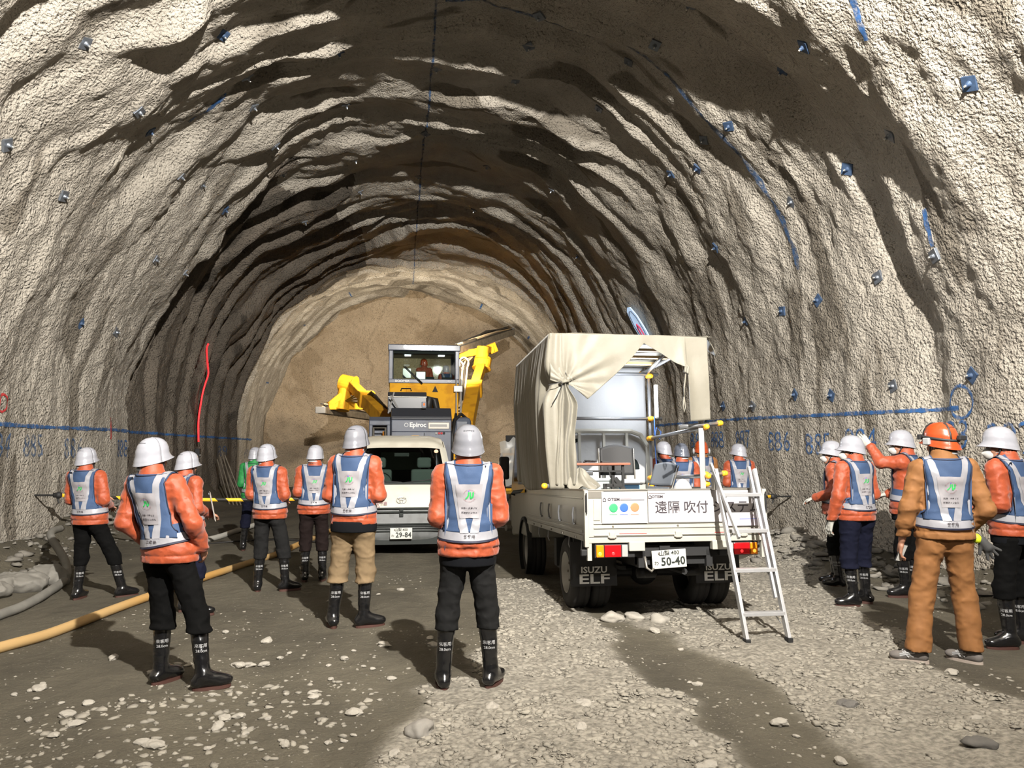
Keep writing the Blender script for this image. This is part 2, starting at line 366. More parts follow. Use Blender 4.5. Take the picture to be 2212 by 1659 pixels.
# ---------------------------------------------------------------- stones
M_stone = mat('crushed_stone', (130, 125, 114), .9, bump=(40, .5, .01), var=.22, vscale=3)
M_pale = mat('pale_stone', (146, 141, 131), .9, bump=(30, .5, .01), var=.12, vscale=9)
M_dark = mat('dark_stone', (87, 84, 80), .9, bump=(30, .5, .01), var=.2, vscale=9)
ph = (1 + 5 ** .5) / 2
ICO = np.array([(-1, ph, 0), (1, ph, 0), (-1, -ph, 0), (1, -ph, 0), (0, -1, ph), (0, 1, ph), (0, -1, -ph), (0, 1, -ph), (ph, 0, -1), (ph, 0, 1), (-ph, 0, -1), (-ph, 0, 1)]) / 1.9
ICF = np.array([(0, 11, 5), (0, 5, 1), (0, 1, 7), (0, 7, 10), (0, 10, 11), (1, 5, 9), (5, 11, 4), (11, 10, 2), (10, 7, 6), (7, 1, 8), (3, 9, 4), (3, 4, 2), (3, 2, 6), (3, 6, 8), (3, 8, 9), (4, 9, 5), (2, 4, 11), (6, 2, 10), (8, 6, 7), (9, 8, 1)])
def stones(px, py, pz, sz):
    n = len(px); V = ICO[None] * (1 + .30 * rng.standard_normal((n, 12, 1)).clip(-1.6, 1.6))
    V = V * np.stack([rng.uniform(.7, 1.25, n), rng.uniform(.55, 1, n), rng.uniform(.22, .5, n)], 1)[:, None]
    a = rng.uniform(0, 2 * pi, n)[:, None]; x = V[..., 0] * np.cos(a) - V[..., 1] * np.sin(a); y = V[..., 0] * np.sin(a) + V[..., 1] * np.cos(a)
    V = np.stack([x, y, V[..., 2]], 2) * sz[:, None, None] + np.stack([px, py, pz], 1)[:, None]
    F = ICF[None] + 12 * np.arange(n)[:, None, None]; return V.reshape(-1, 3), F.reshape(-1, 3)
def scatter(n, x0, x1, y0, y1, test, smin, smax, pw):
    x = rng.uniform(x0, x1, n); y = y0 * (y1 / y0) ** rng.uniform(0, 1, n); k = test(x, y); x, y = x[k], y[k]
    s = smin + (smax - smin) * rng.uniform(0, 1, len(x)) ** pw; return x, y, s
def far_from_feet(x, y):
    r = np.ones(len(x), bool)
    for px, py in ((-1.5, 5.9), (-.46, 7.37), (.36, 5.43), (.68, 5.43), (3.86, 5.6), (4.29, 5.43)): r &= (x - px) ** 2 + (y - py) ** 2 > .02
    return r
xa, ya, sa = scatter(70000, -.4, 6.2, 2.6, 10.8, lambda x, y: gravel_mask(x, y) & far_from_feet(x, y) & (fbm(x * 1.7, y * 1.5, 0, 13, 2) > -.45), .006, .036, 3.8)
xb, yb, sb = scatter(9000, -5, 6.3, 2.8, 14, lambda x, y: (fbm(x * .8, y * .6, 0, 7, 3) > .25) & far_from_feet(x, y), .005, .020, 3.0)
xc, yc, sc_ = scatter(1000, -2.4, .2, 3.9, 6.1, lambda x, y: inpoly(x + .1 * noise(x * 4, y * 4), y, G3) & far_from_feet(x, y), .008, .04, 2.2)
px, py, ps = np.concatenate([xa, xb, xc]), np.concatenate([ya, yb, yc]), np.concatenate([sa, sb, sc_])
V, F = stones(px, py, floor_z(px, py) + .012 * gravel_mask(px, py) + ps * .02, ps)
tag(newobj('gravel', fastmesh('gravel', V, F), M_stone), 'grey crushed gravel strewn over the muddy tunnel floor', 'gravel', kind='stuff')
# rubble heaped along the foot of the walls
rx = np.concatenate([rng.normal(5.85, .33, 900), rng.normal(6.2, .22, 500), rng.normal(-5.0, .25, 500)]).clip(-5.3, 6.5)
ry = np.concatenate([rng.normal(11.0, 1.3, 900), rng.uniform(4, 16, 500), rng.uniform(7, 20, 500)])
rs = .02 + .10 * rng.uniform(0, 1, len(rx)) ** 2.5
V, F = stones(rx, ry, floor_z(rx, ry) + rs * .2, rs)
tag(newobj('rubble', fastmesh('rubble', V, F), mat('rubble_stone', (112, 108, 100), .9, bump=(30, .5, .01), var=.3, vscale=2)), 'broken rock heaped along the foot of the tunnel walls', 'rubble', kind='stuff')
def stone(x, y, s, m, label, group=None, flat=.55, name='stone', sq=0):
    bm = bmesh.new(); bmesh.ops.create_icosphere(bm, subdivisions=3 if s > .04 else 2, radius=1)
    sd = random.random() * 50
    for v in bm.verts:
        c = v.co; k = 1 + .38 * float(noise(c.x * 1.1 + sd, c.y * 1.1, c.z * 1.1)) + .12 * float(noise(c.x * 3 + sd, c.y * 3, c.z * 3))
        v.co = Vector((c.x * k * 1.15, c.y * k * .85, c.z * k * flat)) * s
    me = bpy.data.meshes.new(name); bm.to_mesh(me); bm.free()
    o = newobj(name, me, m, smooth=s > .07); o.location = (x, y, fz(x, y) + s * flat * .55); o.rotation_euler = (0, 0, random.random() * 6)
    return tag(o, label, 'stone', group)
stone(.15, 4.62, .085, mat('round_stone', (126, 122, 115), .8, bump=(20, .5, .01), var=.15), 'large rounded grey stone, biggest one on the floor in front of the pair of boots', flat=.62)
stone(2.9, 4.75, .06, M_dark, 'dark grey stone lying in the bottom right gravel')
stone(3.2, 3.98, .075, M_dark, 'dark angular brown stone near the right edge of the gravel')
stone(2.06, 7.35, .10, M_pale, 'pale flat rock under the left rear wheels of the truck'); stone(2.28, 7.38, .085, M_pale, 'pale rock lying beside the left rear wheels of the truck')
stone(2.5, 7.25, .10, M_pale, 'pale rock behind the number plate of the truck')
SP = [(-.85, 4.75), (-.25, 5.0), (-.95, 5.1), (-.6, 4.55), (.0, 4.35), (-.35, 3.95), (-.1, 6.6), (-1.1, 7.0), (-.9, 7.8), (-2.7, 5.1), (-2.4, 5.8), (-1.9, 4.8), (-1.3, 4.6), (-3.2, 6.5), (-2.2, 6.6), (-.2, 8.9), (-.5, 6.1), (1.2, 5.0), (2.1, 5.3), (2.3, 4.5), (3.1, 5.0), (2.6, 6.0), (1.0, 6.6), (1.5, 7.6), (-.55, 5.5), (-1.5, 7.3), (-1.0, 6.3), (.05, 9.3), (-.7, 8.6)]
for i in range(60): SP.append((random.uniform(-2.6, .1), random.uniform(3.8, 6.6)))
for i in range(30): SP.append((random.uniform(.2, 4.2), random.uniform(3.9, 6.9)))
for i, (x, y) in enumerate(SP):
    if all((x - a) ** 2 + (y - b) ** 2 > .06 for a, b in ((-1.65, 5.85), (-1.32, 5.98), (.36, 5.43), (.68, 5.43), (3.86, 5.6), (4.29, 5.43), (2.94, 6.3), (3.31, 6.28))):
        stone(x, y, .018 + .034 * random.random() ** 1.6, M_pale, 'small pale stone lying loose on the muddy floor', 'loose stones on the floor', .5)

# ---------------------------------------------------------------- rock bolts
M_steel = mat('galvanised_steel', (120, 126, 134), .45, .7, bump=(60, .2, .002))
M_boltblue = mat('blue_sprayed_steel', (58, 78, 106), .6, .2, var=.25, vscale=20)
M_bolttop = mat('bolt_head', (205, 205, 200), .4, .5)
def bolt(a, y, blue=False, label='', rot=None):
    p, ta, ty, n = wall_frame(a, y, .0); th = random.uniform(-.9, .9) if rot is None else rot
    t = thing('rock_bolt', label, 'rock bolt', group='rock bolts of the tunnel lining')
    u = ta * cos(th) + ty * sin(th); v = n.cross(u); Mx = Matrix((u, v, n)).transposed().to_4x4(); Mx.translation = p + n * .016; t.matrix_world = Mx
    m = M_boltblue if blue else M_steel
    MB().b2((-.075, -.075, -.03), (.075, .075, .006)).build('plate', m, t, bev=.003)
    MB().lathe([(0, .03), (.02, .03), (.034, .006)], n=12).cyl((0, 0, .03), (0, 0, .05), .02, 6).build('nut', m, t)
    MB().cyl((0, 0, .05), (0, 0, .068), .011, 8).build('bar_end', M_bolttop, t)
    return t
BR = [(13.23, 10.72), (14.89, 10.4), (14.98, 9.29), (16.37, 8.02), (13.2, 13.2), (14.68, 13.16), (14.65, 14.39), (13.23, 11.86), (14.71, 11.56), (16.4, 9.16), (16.43, 10.7), (16.32, 11.67), (16.33, 13.04), (17.88, 9.18), (17.86, 10.69), (17.84, 12.97), (17.8, 6.49), (17.81, 7.94), (16.57, 12.2), (16.14, 19.82), (19.31, 7.94), (19.35, 10.74), (19.32, 11.84), (19.32, 9.35), (19.28, 13.09), (20.76, 14.55), (20.83, 13.24), (20.72, 11.8), (20.8, 10.81), (20.77, 9.43), (20.76, 7.92)]
BL = [(7.22, 9.24), (8.74, 10.63), (7.2, 10.67), (5.76, 9.38), (5.67, 10.84), (7.19, 11.88), (8.76, 13.26), (8.83, 14.66), (7.33, 14.5), (7.38, 15.89), (7.47, 17.26), (5.74, 14.51), (5.87, 15.97), (4.17, 13.29), (4.23, 14.44), (7.11, 13.35), (8.84, 12.12), (10.29, 12.34)]
BC = [(11.77, 10.85), (11.86, 13.21), (11.77, 15.95), (11.71, 18.98), (11.75, 21.39), (10.3, 14.6), (10.3, 17.0), (13.2, 15.6), (13.2, 18.0), (14.7, 17.0), (10.3, 19.4), (13.2, 20.6), (8.8, 17.2), (8.8, 19.6)]
for i, (a, y) in enumerate(BR): bolt(a, y, i % 3 != 2 and a > 16, ('blue sprayed' if i % 3 != 2 and a > 16 else 'bare grey steel') + ' bolt plate on the right side of the tunnel vault')
for i, (a, y) in enumerate(BL): bolt(a, y, i % 4 == 1, ('blue sprayed' if i % 4 == 1 else 'bare grey steel') + ' bolt plate on the left side of the tunnel vault')
for a, y in BC: bolt(a, y, False, 'square bolt plate along the top of the tunnel vault')
for k, t in enumerate([o for o in C.objects if o.name.startswith('rock_bolt') and o.parent is None]):
    t['group'] = {'r': 'bolt plates on the right haunch', 'l': 'bolt plates on the left haunch', 't': 'bolt plates along the crown'}[t['label'].split(' on the ')[1][0] if ' on the ' in t['label'] else 't']

# ---------------------------------------------------------------- sprayed paint
def spray(name, rgb, lo, hi):
    m = mat(name, rgb, .85); nt = m.node_tree; n = nt.nodes.new('ShaderNodeTexNoise'); n.inputs['Scale'].default_value = 14; n.inputs['Detail'].default_value = 5
    nt.links.new(nt.nodes['Texture Coordinate'].outputs['Object'], n.inputs['Vector']); r = nt.nodes.new('ShaderNodeMapRange'); r.inputs[1].default_value = .35; r.inputs[2].default_value = .62; r.inputs[3].default_value = lo; r.inputs[4].default_value = hi
    nt.links.new(n.outputs[0], r.inputs[0]); nt.links.new(r.outputs[0], nt.nodes['Principled BSDF'].inputs['Alpha']); return m
M_blue = spray('blue_spray_paint', (36, 84, 138), .35, .92); M_fade = spray('faded_blue_paint', (40, 78, 120), .22, .75); M_red = mat('red_spray_paint', (170, 50, 50), .8)
def stroke(name, pts, width, m, label, cat='paint mark', jit=.3, group=None):
    """pts list of (a,y); a ribbon hugging the wall"""
    P = []
    for (a0, y0), (a1, y1) in zip(pts[:-1], pts[1:]):
        n = max(2, int(max(abs(a1 - a0), abs(y1 - y0)) / .05))
        for k in range(n): P.append((a0 + (a1 - a0) * k / n, y0 + (y1 - y0) * k / n))
    P.append(pts[-1]); P = np.array(P); T = np.gradient(P, axis=0); T /= np.linalg.norm(T, axis=1)[:, None] + 1e-9
    Nn = np.stack([-T[:, 1], T[:, 0]], 1); sd = random.random() * 99; s_ = np.arange(len(P))
    wv = width / 2 * (1 + jit * noise(s_ * .35 + sd, 0) + jit * noise(s_ * .9 + sd, 3)); cols = []
    for q in (-1, -.33, .33, 1): cols.append(P + Nn * (wv * q)[:, None])
    V = []
    for c in cols:
        x, y, z = pos(c[:, 0], c[:, 1], .012); V.append(np.stack([x, y, z], 1))
    n = len(P); V = np.concatenate(V); F = [(j * n + i, j * n + i + 1, (j + 1) * n + i + 1, (j + 1) * n + i) for j in range(3) for i in range(n - 1)]
    return tag(newobj(name, fastmesh(name, V, np.array(F)), m), label, cat, group)
stroke('paint_line', [(2.47, 9.0), (2.46, 12.6), (2.48, 15.5), (2.45, 20), (2.42, 28.9)], .055, M_blue, 'long blue sprayed level line along the left tunnel wall')
stroke('paint_line', [(21.03, 19), (21.04, 14), (21.09, 10.8), (21.12, 8.2)], .05, M_blue, 'long blue sprayed level line along the right tunnel wall')
stroke('paint_line', [(11.9, 11.3), (12.96, 11.15), (14.3, 11.0), (15.9, 10.95), (17.2, 11.0), (18.8, 11.05)], .10, M_fade, 'blue sprayed curve running up the right haunch of the vault')
stroke('paint_line', [(11.77, 10.4), (11.78, 14), (11.75, 18), (11.75, 24), (11.76, 30)], .035, M_fade, 'blue sprayed line along the crown of the vault')
stroke('paint_line', [(8.45, 12.35), (7.75, 12.6)], .07, M_blue, 'short blue sprayed dash on the upper left vault')
for a, y in ((16.9, 29.2), (14.6, 29.5), (9.3, 29.5), (7.2, 29.4), (4.6, 29.3), (18.2, 29.6)):
    stroke('paint_dash', [(a, y), (a + .05, y + .5)], .06, M_blue, 'small blue sprayed dash on the warmly lit ring by the tunnel face', group='blue dashes by the tunnel face')
stroke('paint_dash', [(16.2, 7.0), (16.8, 7.2)], .08, M_blue, 'blue sprayed smear on the vault near the top right corner')
stroke('paint_dash', [(18.75, 7.9), (19.2, 7.92)], .06, M_blue, 'blue drip above a bolt plate on the right wall')
def wall_text(text, a, y, size, m, label, flip=1, sx=1.0, bold=0):
    """text on a side wall; x of the text runs along the tunnel"""
    sgn = 1 if a > 12 else -1
    def fn(x, z):
        aa_ = a - sgn * z; yy_ = y - sgn * x
        X_, Y_, Z_ = pos(aa_, yy_, .014); return (float(X_), float(Y_), float(Z_))
    V, F = glyphs(text, size, bold)
    bm = bmesh.new(); vs = [bm.verts.new((x * sx, z, 0)) for x, z, _ in V]
    for f in F:
        try: bm.faces.new([vs[i] for i in f])
        except ValueError: pass
    bmesh.ops.subdivide_edges(bm, edges=[e for e in bm.edges if e.calc_length() > .06], cuts=2); bmesh.ops.triangulate(bm, faces=bm.faces)
    for v in bm.verts: v.co = Vector(fn(v.co.x, v.co.y))
    me = bpy.data.meshes.new('painted_number'); bm.to_mesh(me); bm.free()
    return tag(newobj('painted_number', me, m), label, 'painted number')
for t_, a, y, l_ in (('882', 21.5, 7.35, 'at the very right edge'), ('883', 21.45, 8.35, 'partly hidden behind the orange-helmeted worker'), ('884', 21.5, 10.1, 'above the raised white glove'), ('885', 21.55, 11.2, 'beside the two visitors at the wall'),
        ('886', 21.5, 12.4, 'standing clear in the bare stretch of the wall'), ('887', 21.45, 13.8, 'above the lone visitor behind the tailgate'), ('888', 21.45, 15.0, 'right of the pipe frame end cap'), ('889', 21.45, 16.2, 'farthest back, behind the flat upright bar')):
    wall_text(t_, a, y, .50, M_blue, 'blue sprayed number on the right wall, ' + l_, bold=-.004, sx=.95)
for t_, a, y, l_ in (('884', 2.16, 11.2, 'cut off at the left edge'), ('885', 2.16, 12.3, 'left of the wide-legged visitor'), ('886', 2.12, 13.6, 'just behind the wide-legged visitor'), ('888', 2.11, 16.0, 'left of the front left helmet'), ('889', 2.0, 24.5, 'in the darker stretch'), ('890', 1.9, 28.1, 'on the warmly lit ring near the face')):
    wall_text(t_, a, y, .50, M_fade if t_ != '888' else M_blue, 'blue sprayed number on the left wall, ' + l_, bold=-.004, sx=.95)
stroke('painted_circle', [(21.05 + .19 * cos(t), 8.15 + .2 * sin(t)) for t in np.linspace(0, 2 * pi, 22)], .035, M_blue, 'blue sprayed circle at the end of the level line on the right wall')
stroke('painted_circle', [(2.75 + .12 * cos(t), 11.25 + .12 * sin(t)) for t in np.linspace(0, 2 * pi, 16)], .03, M_red, 'small red sprayed ring on the left tunnel wall')
stroke('paint_dash', [(2.3, 15.2), (2.7, 15.2)], .03, M_red, 'short red sprayed tick on the left wall level line')
# ================================================================ PEOPLE
def nets(F, org, h):
    """naive surface nets"""
    ins = F < 0; cnt = np.zeros(tuple(s - 1 for s in F.shape), np.int8)
    off = [(i, j, k) for i in (0, 1) for j in (0, 1) for k in (0, 1)]
    nx, ny, nz = F.shape
    for i, j, k in off: cnt += ins[i:nx - 1 + i, j:ny - 1 + j, k:nz - 1 + k]
    cell = (cnt > 0) & (cnt < 8); ci = np.argwhere(cell); ID = np.full(cell.shape, -1, np.int64); ID[cell] = np.arange(len(ci))
    Vv = np.stack([F[ci[:, 0] + i, ci[:, 1] + j, ci[:, 2] + k] for i, j, k in off], 1)
    P = np.zeros((len(ci), 3)); W = np.zeros(len(ci))
    for a in range(8):
        for ax in range(3):
            if off[a][ax]: continue
            b = off.index(tuple(1 if q == ax else off[a][q] for q in range(3)))
            va, vb = Vv[:, a], Vv[:, b]; m = (va < 0) != (vb < 0); t = np.where(m, va / np.where(m, va - vb, 1), 0)
            p = np.tile(np.array(off[a], float), (len(ci), 1)); p[:, ax] += t; P += p * m[:, None]; W += m
    P = (ci + P / W[:, None]) * h + org; Q = []
    for ax in range(3):
        A_ = ins; sl0 = [slice(None)] * 3; sl1 = [slice(None)] * 3; sl0[ax] = slice(0, -1); sl1[ax] = slice(1, None)
        d = ins[tuple(sl0)].astype(np.int8) - ins[tuple(sl1)]; e = np.argwhere(d != 0); u, v = (ax + 1) % 3, (ax + 2) % 3
        e = e[(e[:, u] > 0) & (e[:, v] > 0) & (e[:, u] < F.shape[u] - 1) & (e[:, v] < F.shape[v] - 1)]; s = d[tuple(e.T)]
        def c(du, dv):
            q = e.copy(); q[:, u] -= du; q[:, v] -= dv; return ID[tuple(q.T)]
        f = np.stack([c(1, 1), c(0, 1), c(0, 0), c(1, 0)], 1); f[s < 0] = f[s < 0][:, ::-1]; Q.append(f)
    return P, np.concatenate(Q)
class Field:
    def __init__(s, lo, hi, h):
        s.o = np.array(lo, float); s.h = h; s.n = np.maximum(4, np.ceil((np.array(hi) - s.o) / h).astype(int) + 1); s.F = np.full(tuple(s.n), 9.)
        s.ax = [s.o[i] + h * np.arange(s.n[i]) for i in range(3)]
    def _sub(s, lo, hi, mg):
        a = np.clip(np.floor((np.array(lo) - mg - s.o) / s.h).astype(int), 0, s.n - 1); b = np.clip(np.ceil((np.array(hi) + mg - s.o) / s.h).astype(int) + 1, 1, s.n)
        sl = tuple(slice(i, max(i + 1, j)) for i, j in zip(a, b)); x, y, z = [s.ax[i][sl[i]] for i in range(3)]
        return sl, x[:, None, None], y[None, :, None], z[None, None, :]
    def _mix(s, sl, d, k, sub=False):
        f = s.F[sl]
        if sub: s.F[sl] = np.maximum(f, -d); return s
        if k <= 0: s.F[sl] = np.minimum(f, d); return s
        hh = np.clip(.5 + .5 * (f - d) / k, 0, 1); s.F[sl] = f * (1 - hh) + d * hh - k * hh * (1 - hh); return s
    def cap(s, a, b, ra, rb=None, k=.03, sub=False):
        rb = ra if rb is None else rb; a = np.array(a, float); b = np.array(b, float); r = max(ra, rb)
        sl, x, y, z = s._sub(np.minimum(a, b) - r, np.maximum(a, b) + r, k * 1.5 + 3 * s.h); d = b - a; L = max(1e-9, float(d @ d))
        t = np.clip(((x - a[0]) * d[0] + (y - a[1]) * d[1] + (z - a[2]) * d[2]) / L, 0, 1)
        q = np.sqrt((x - a[0] - t * d[0]) ** 2 + (y - a[1] - t * d[1]) ** 2 + (z - a[2] - t * d[2]) ** 2) - (ra + (rb - ra) * t)
        return s._mix(sl, q, k, sub)
    def ell(s, c, r, k=.03, R=None, sub=False):
        c = np.array(c, float); r = np.array(r, float); e = r if R is None else np.full(3, r.max())
        sl, x, y, z = s._sub(c - e, c + e, k * 1.5 + 3 * s.h); x, y, z = x - c[0], y - c[1], z - c[2]
        if R is not None:
            M = np.array(R).T; x, y, z = [M[i, 0] * x + M[i, 1] * y + M[i, 2] * z for i in range(3)]
        g = np.sqrt((x / r[0]) ** 2 + (y / r[1]) ** 2 + (z / r[2]) ** 2)
        g2 = np.sqrt((x / r[0] ** 2) ** 2 + (y / r[1] ** 2) ** 2 + (z / r[2] ** 2) ** 2) + 1e-6
        return s._mix(sl, np.where(g < .3, -r.min() * (1 - g), g * (g - 1) / g2), k, sub)
    def cut(s, p, n):
        n = np.array(n, float); n /= np.linalg.norm(n); x, y, z = s.ax[0][:, None, None], s.ax[1][None, :, None], s.ax[2][None, None, :]
        s.F = np.maximum(s.F, (x - p[0]) * n[0] + (y - p[1]) * n[1] + (z - p[2]) * n[2]); return s
    def add(s, fn):
        m = np.abs(s.F) < .06; i = np.argwhere(m); p = s.o + i * s.h; s.F[m] += fn(p[:, 0], p[:, 1], p[:, 2]); return s
    def mesh(s): return nets(s.F, s.o, s.h)
    def build(s, name, m, parent=None, label=None):
        P, Q = s.mesh(); o = newobj(name, fastmesh(name, P, Q), m, parent, smooth=True, label=label); return o

M_or = mat('orange_jacket_nylon', (140, 58, 23), .6, bump=(45, .3, .006), var=.07, vscale=14, sheen=.15)
M_tan = mat('ochre_workwear', (120, 79, 39), .8, bump=(160, .15, .002), var=.08, vscale=12)
M_black = mat('black_trousers', (7, 7, 7), .9, bump=(160, .2, .002)); M_grey = mat('charcoal_trousers', (26, 26, 26), .9, bump=(160, .2, .002))
M_navy = mat('navy_trousers', (16, 18, 32), .9, bump=(160, .2, .002)); M_beige = mat('beige_trousers', (112, 95, 72), .9, bump=(160, .2, .002), var=.06)
M_brown = mat('brown_trousers', (26, 19, 18), .9, bump=(160, .2, .002)); M_skin = mat('skin', (151, 108, 86), .55, var=.05)
M_boot = mat('black_rubber', (17, 17, 18), .22, coat=.4); M_sole = mat('brown_rubber_sole', (63, 36, 28), .7)
M_white = mat('white_helmet', (140, 141, 148), .3, coat=.5); M_helm2 = mat('grey_helmet', (108, 109, 115), .25, coat=.5); M_helm3 = mat('dark_grey_helmet', (82, 86, 96), .25, coat=.5)
M_ohelm = mat('orange_helmet', (159, 64, 26), .3, coat=.5); M_hair = mat('dark_hair', (26, 23, 21), .7, bump=(120, .5, .004)); M_ghair = mat('grey_hair', (120, 114, 108), .7, bump=(120, .5, .004))
M_strap = mat('dark_strap', (34, 34, 36), .6); M_shirt = mat('black_shirt_cloth', (16, 17, 20), .95); M_vest = mat('blue_mesh_vest', (40, 61, 92), .8, bump=(220, .35, .002), var=.06, vscale=5)
M_band = mat('white_reflective_band', (132, 132, 137), .42, bump=(26, .35, .004), var=.05, vscale=20); M_panel = mat('white_vest_panel', (129, 126, 129), .6, bump=(22, .25, .004))
M_pipe = mat('navy_piping', (22, 25, 46), .7); M_jv = mat('green_print', (30, 150, 70), .6); M_jvd = mat('violet_print', (104, 92, 200), .6); M_ink = mat('black_print', (46, 40, 46), .7); M_ring = mat('grey_print', (140, 112, 116), .7)
M_wtx = mat('white_print', (163, 163, 163), .6); M_glove = mat('white_work_glove', (159, 158, 151), .85, bump=(90, .3, .003)); M_mask = mat('white_mask', (172, 170, 166), .8)
M_eyew = mat('eye_white', (226, 222, 216), .3); M_eyed = mat('dark_iris', (34, 24, 20), .2); M_lens = mat('clear_goggles', (200, 210, 215), .1, alpha=.3)
M_vent = mat('helmet_vent', (20, 20, 22), .8); M_cream = mat('clear_liner', (151, 154, 156), .35); M_shoe = mat('grey_shoe_mesh', (96, 91, 87), .8, var=.1); M_pink = mat('pink_sock', (214, 70, 110), .8)
M_green = mat('green_vest_fabric', (24, 111, 53), .7, var=.1); M_yel = mat('yellow_glove_clip', (184, 197, 34), .6); M_gg = mat('dark_grey_glove', (58, 58, 58), .85)

ARMS = dict(
    front=((.205, -.03, 1.135), (.12, .20, 1.06)), fold=((.222, .0, 1.14), (.02, .21, 1.15)), pocket=((.285, -.06, 1.13), (.20, .08, .96)),
    down=((.245, -.02, 1.13), (.27, .06, .88)), back=((.26, -.07, 1.12), (.2, .06, .98)), raise_=((.205, .19, 1.40), (.17, .29, 1.56)), chest=((.2, .08, 1.15), (.12, .30, 1.22)))
def rotz(p, a): return (p[0] * cos(a) + p[1] * sin(a), -p[0] * sin(a) + p[1] * cos(a), p[2])
def hand_prims(wr, d, n, side, k=1.0):
    """palm, four fingers and a thumb; wr wrist, d pointing direction, n palm normal"""
    wr, d, n = Vector(wr), Vector(d).normalized(), Vector(n); n = (n - d * n.dot(d)).normalized(); x = d.cross(n) * side
    pr = [('c', wr, wr + d * .045 * k, .021 * k, .020 * k, .012), ('c', wr + d * .03 * k + x * .018 * k, wr + d * .085 * k + x * .027 * k, .015 * k, .013 * k, .012), ('c', wr + d * .03 * k - x * .018 * k, wr + d * .08 * k - x * .027 * k, .015 * k, .012 * k, .012), ('c', wr + d * .03 * k, wr + d * .088 * k, .016 * k, .013 * k, .012)]
    for i, (ox, L, c) in enumerate(((.030, .072, .30), (.010, .080, .34), (-.011, .075, .38), (-.031, .058, .45))):
        b = wr + (d * (.088 - abs(ox - .01) * .15) + x * ox) * k; m = b + (d * cos(c) + n * sin(c)) * L * .5 * k; e = m + (d * cos(c * 2.6) + n * sin(c * 2.6)) * L * .5 * k
        pr += [('c', b, m, .0092 * k, .0086 * k, .004), ('c', m, e, .0086 * k, .0074 * k, .003)]
    b = wr + d * .025 * k + x * .022 * k; m = b + (d * .6 + x * .75 + n * .25).normalized() * .038 * k; e = m + (d * .95 + x * .2 + n * .35).normalized() * .032 * k
    return pr + [('c', b, m, .0125 * k, .0105 * k, .006), ('c', m, e, .0105 * k, .0082 * k, .003)]
def wrinkle(sd, amp, sc=9., zs=1.7):
    def fn(x, y, z):
        a = fbm(x * sc + sd, y * sc, z * sc * zs, 3, 3); r = 1 - np.abs(fbm(x * sc * .8 + 9 + sd, y * sc * .8 + z * 3, z * sc * zs * .8, 6, 2)) * 2.4
        return amp * (.6 * a - .7 * np.clip(r, 0, 1) ** 2)
    return fn
# helmet surface shared by every helmet: (u around, v up) in the head frame
def helmet_pt(u, v, k=1.0, brim=.035):
    a = 2 * pi * u; rx, ry = .103, .129; fr = max(0, sin(a))        # a = 90 deg is the front
    zr = -.034 + .055 * (sin(a) * .5 + .5)
    prof = [(0, 1.065, 0), (.04, 1.055, .004), (.10, 1.03, .014), (.22, 1.0, .040), (.235, .965, .046), (.45, .93, .092), (.64, .81, .134), (.80, .60, .163), (.91, .37, .178), (1, .0, .185)]
    for (v0, r0, z0), (v1, r1, z1) in zip(prof[:-1], prof[1:]):
        if v <= v1 + 1e-9:
            t = (v - v0) / (v1 - v0); r = r0 + (r1 - r0) * t; z = z0 + (z1 - z0) * t; break
    ex = brim * fr ** 2.2 * max(0, 1 - v / .2); zz = zr * (1 - v) + z
    return Vector((cos(a) * rx * r, sin(a) * (ry * r + ex), (zr * (1 - v) + z * .93))) * k
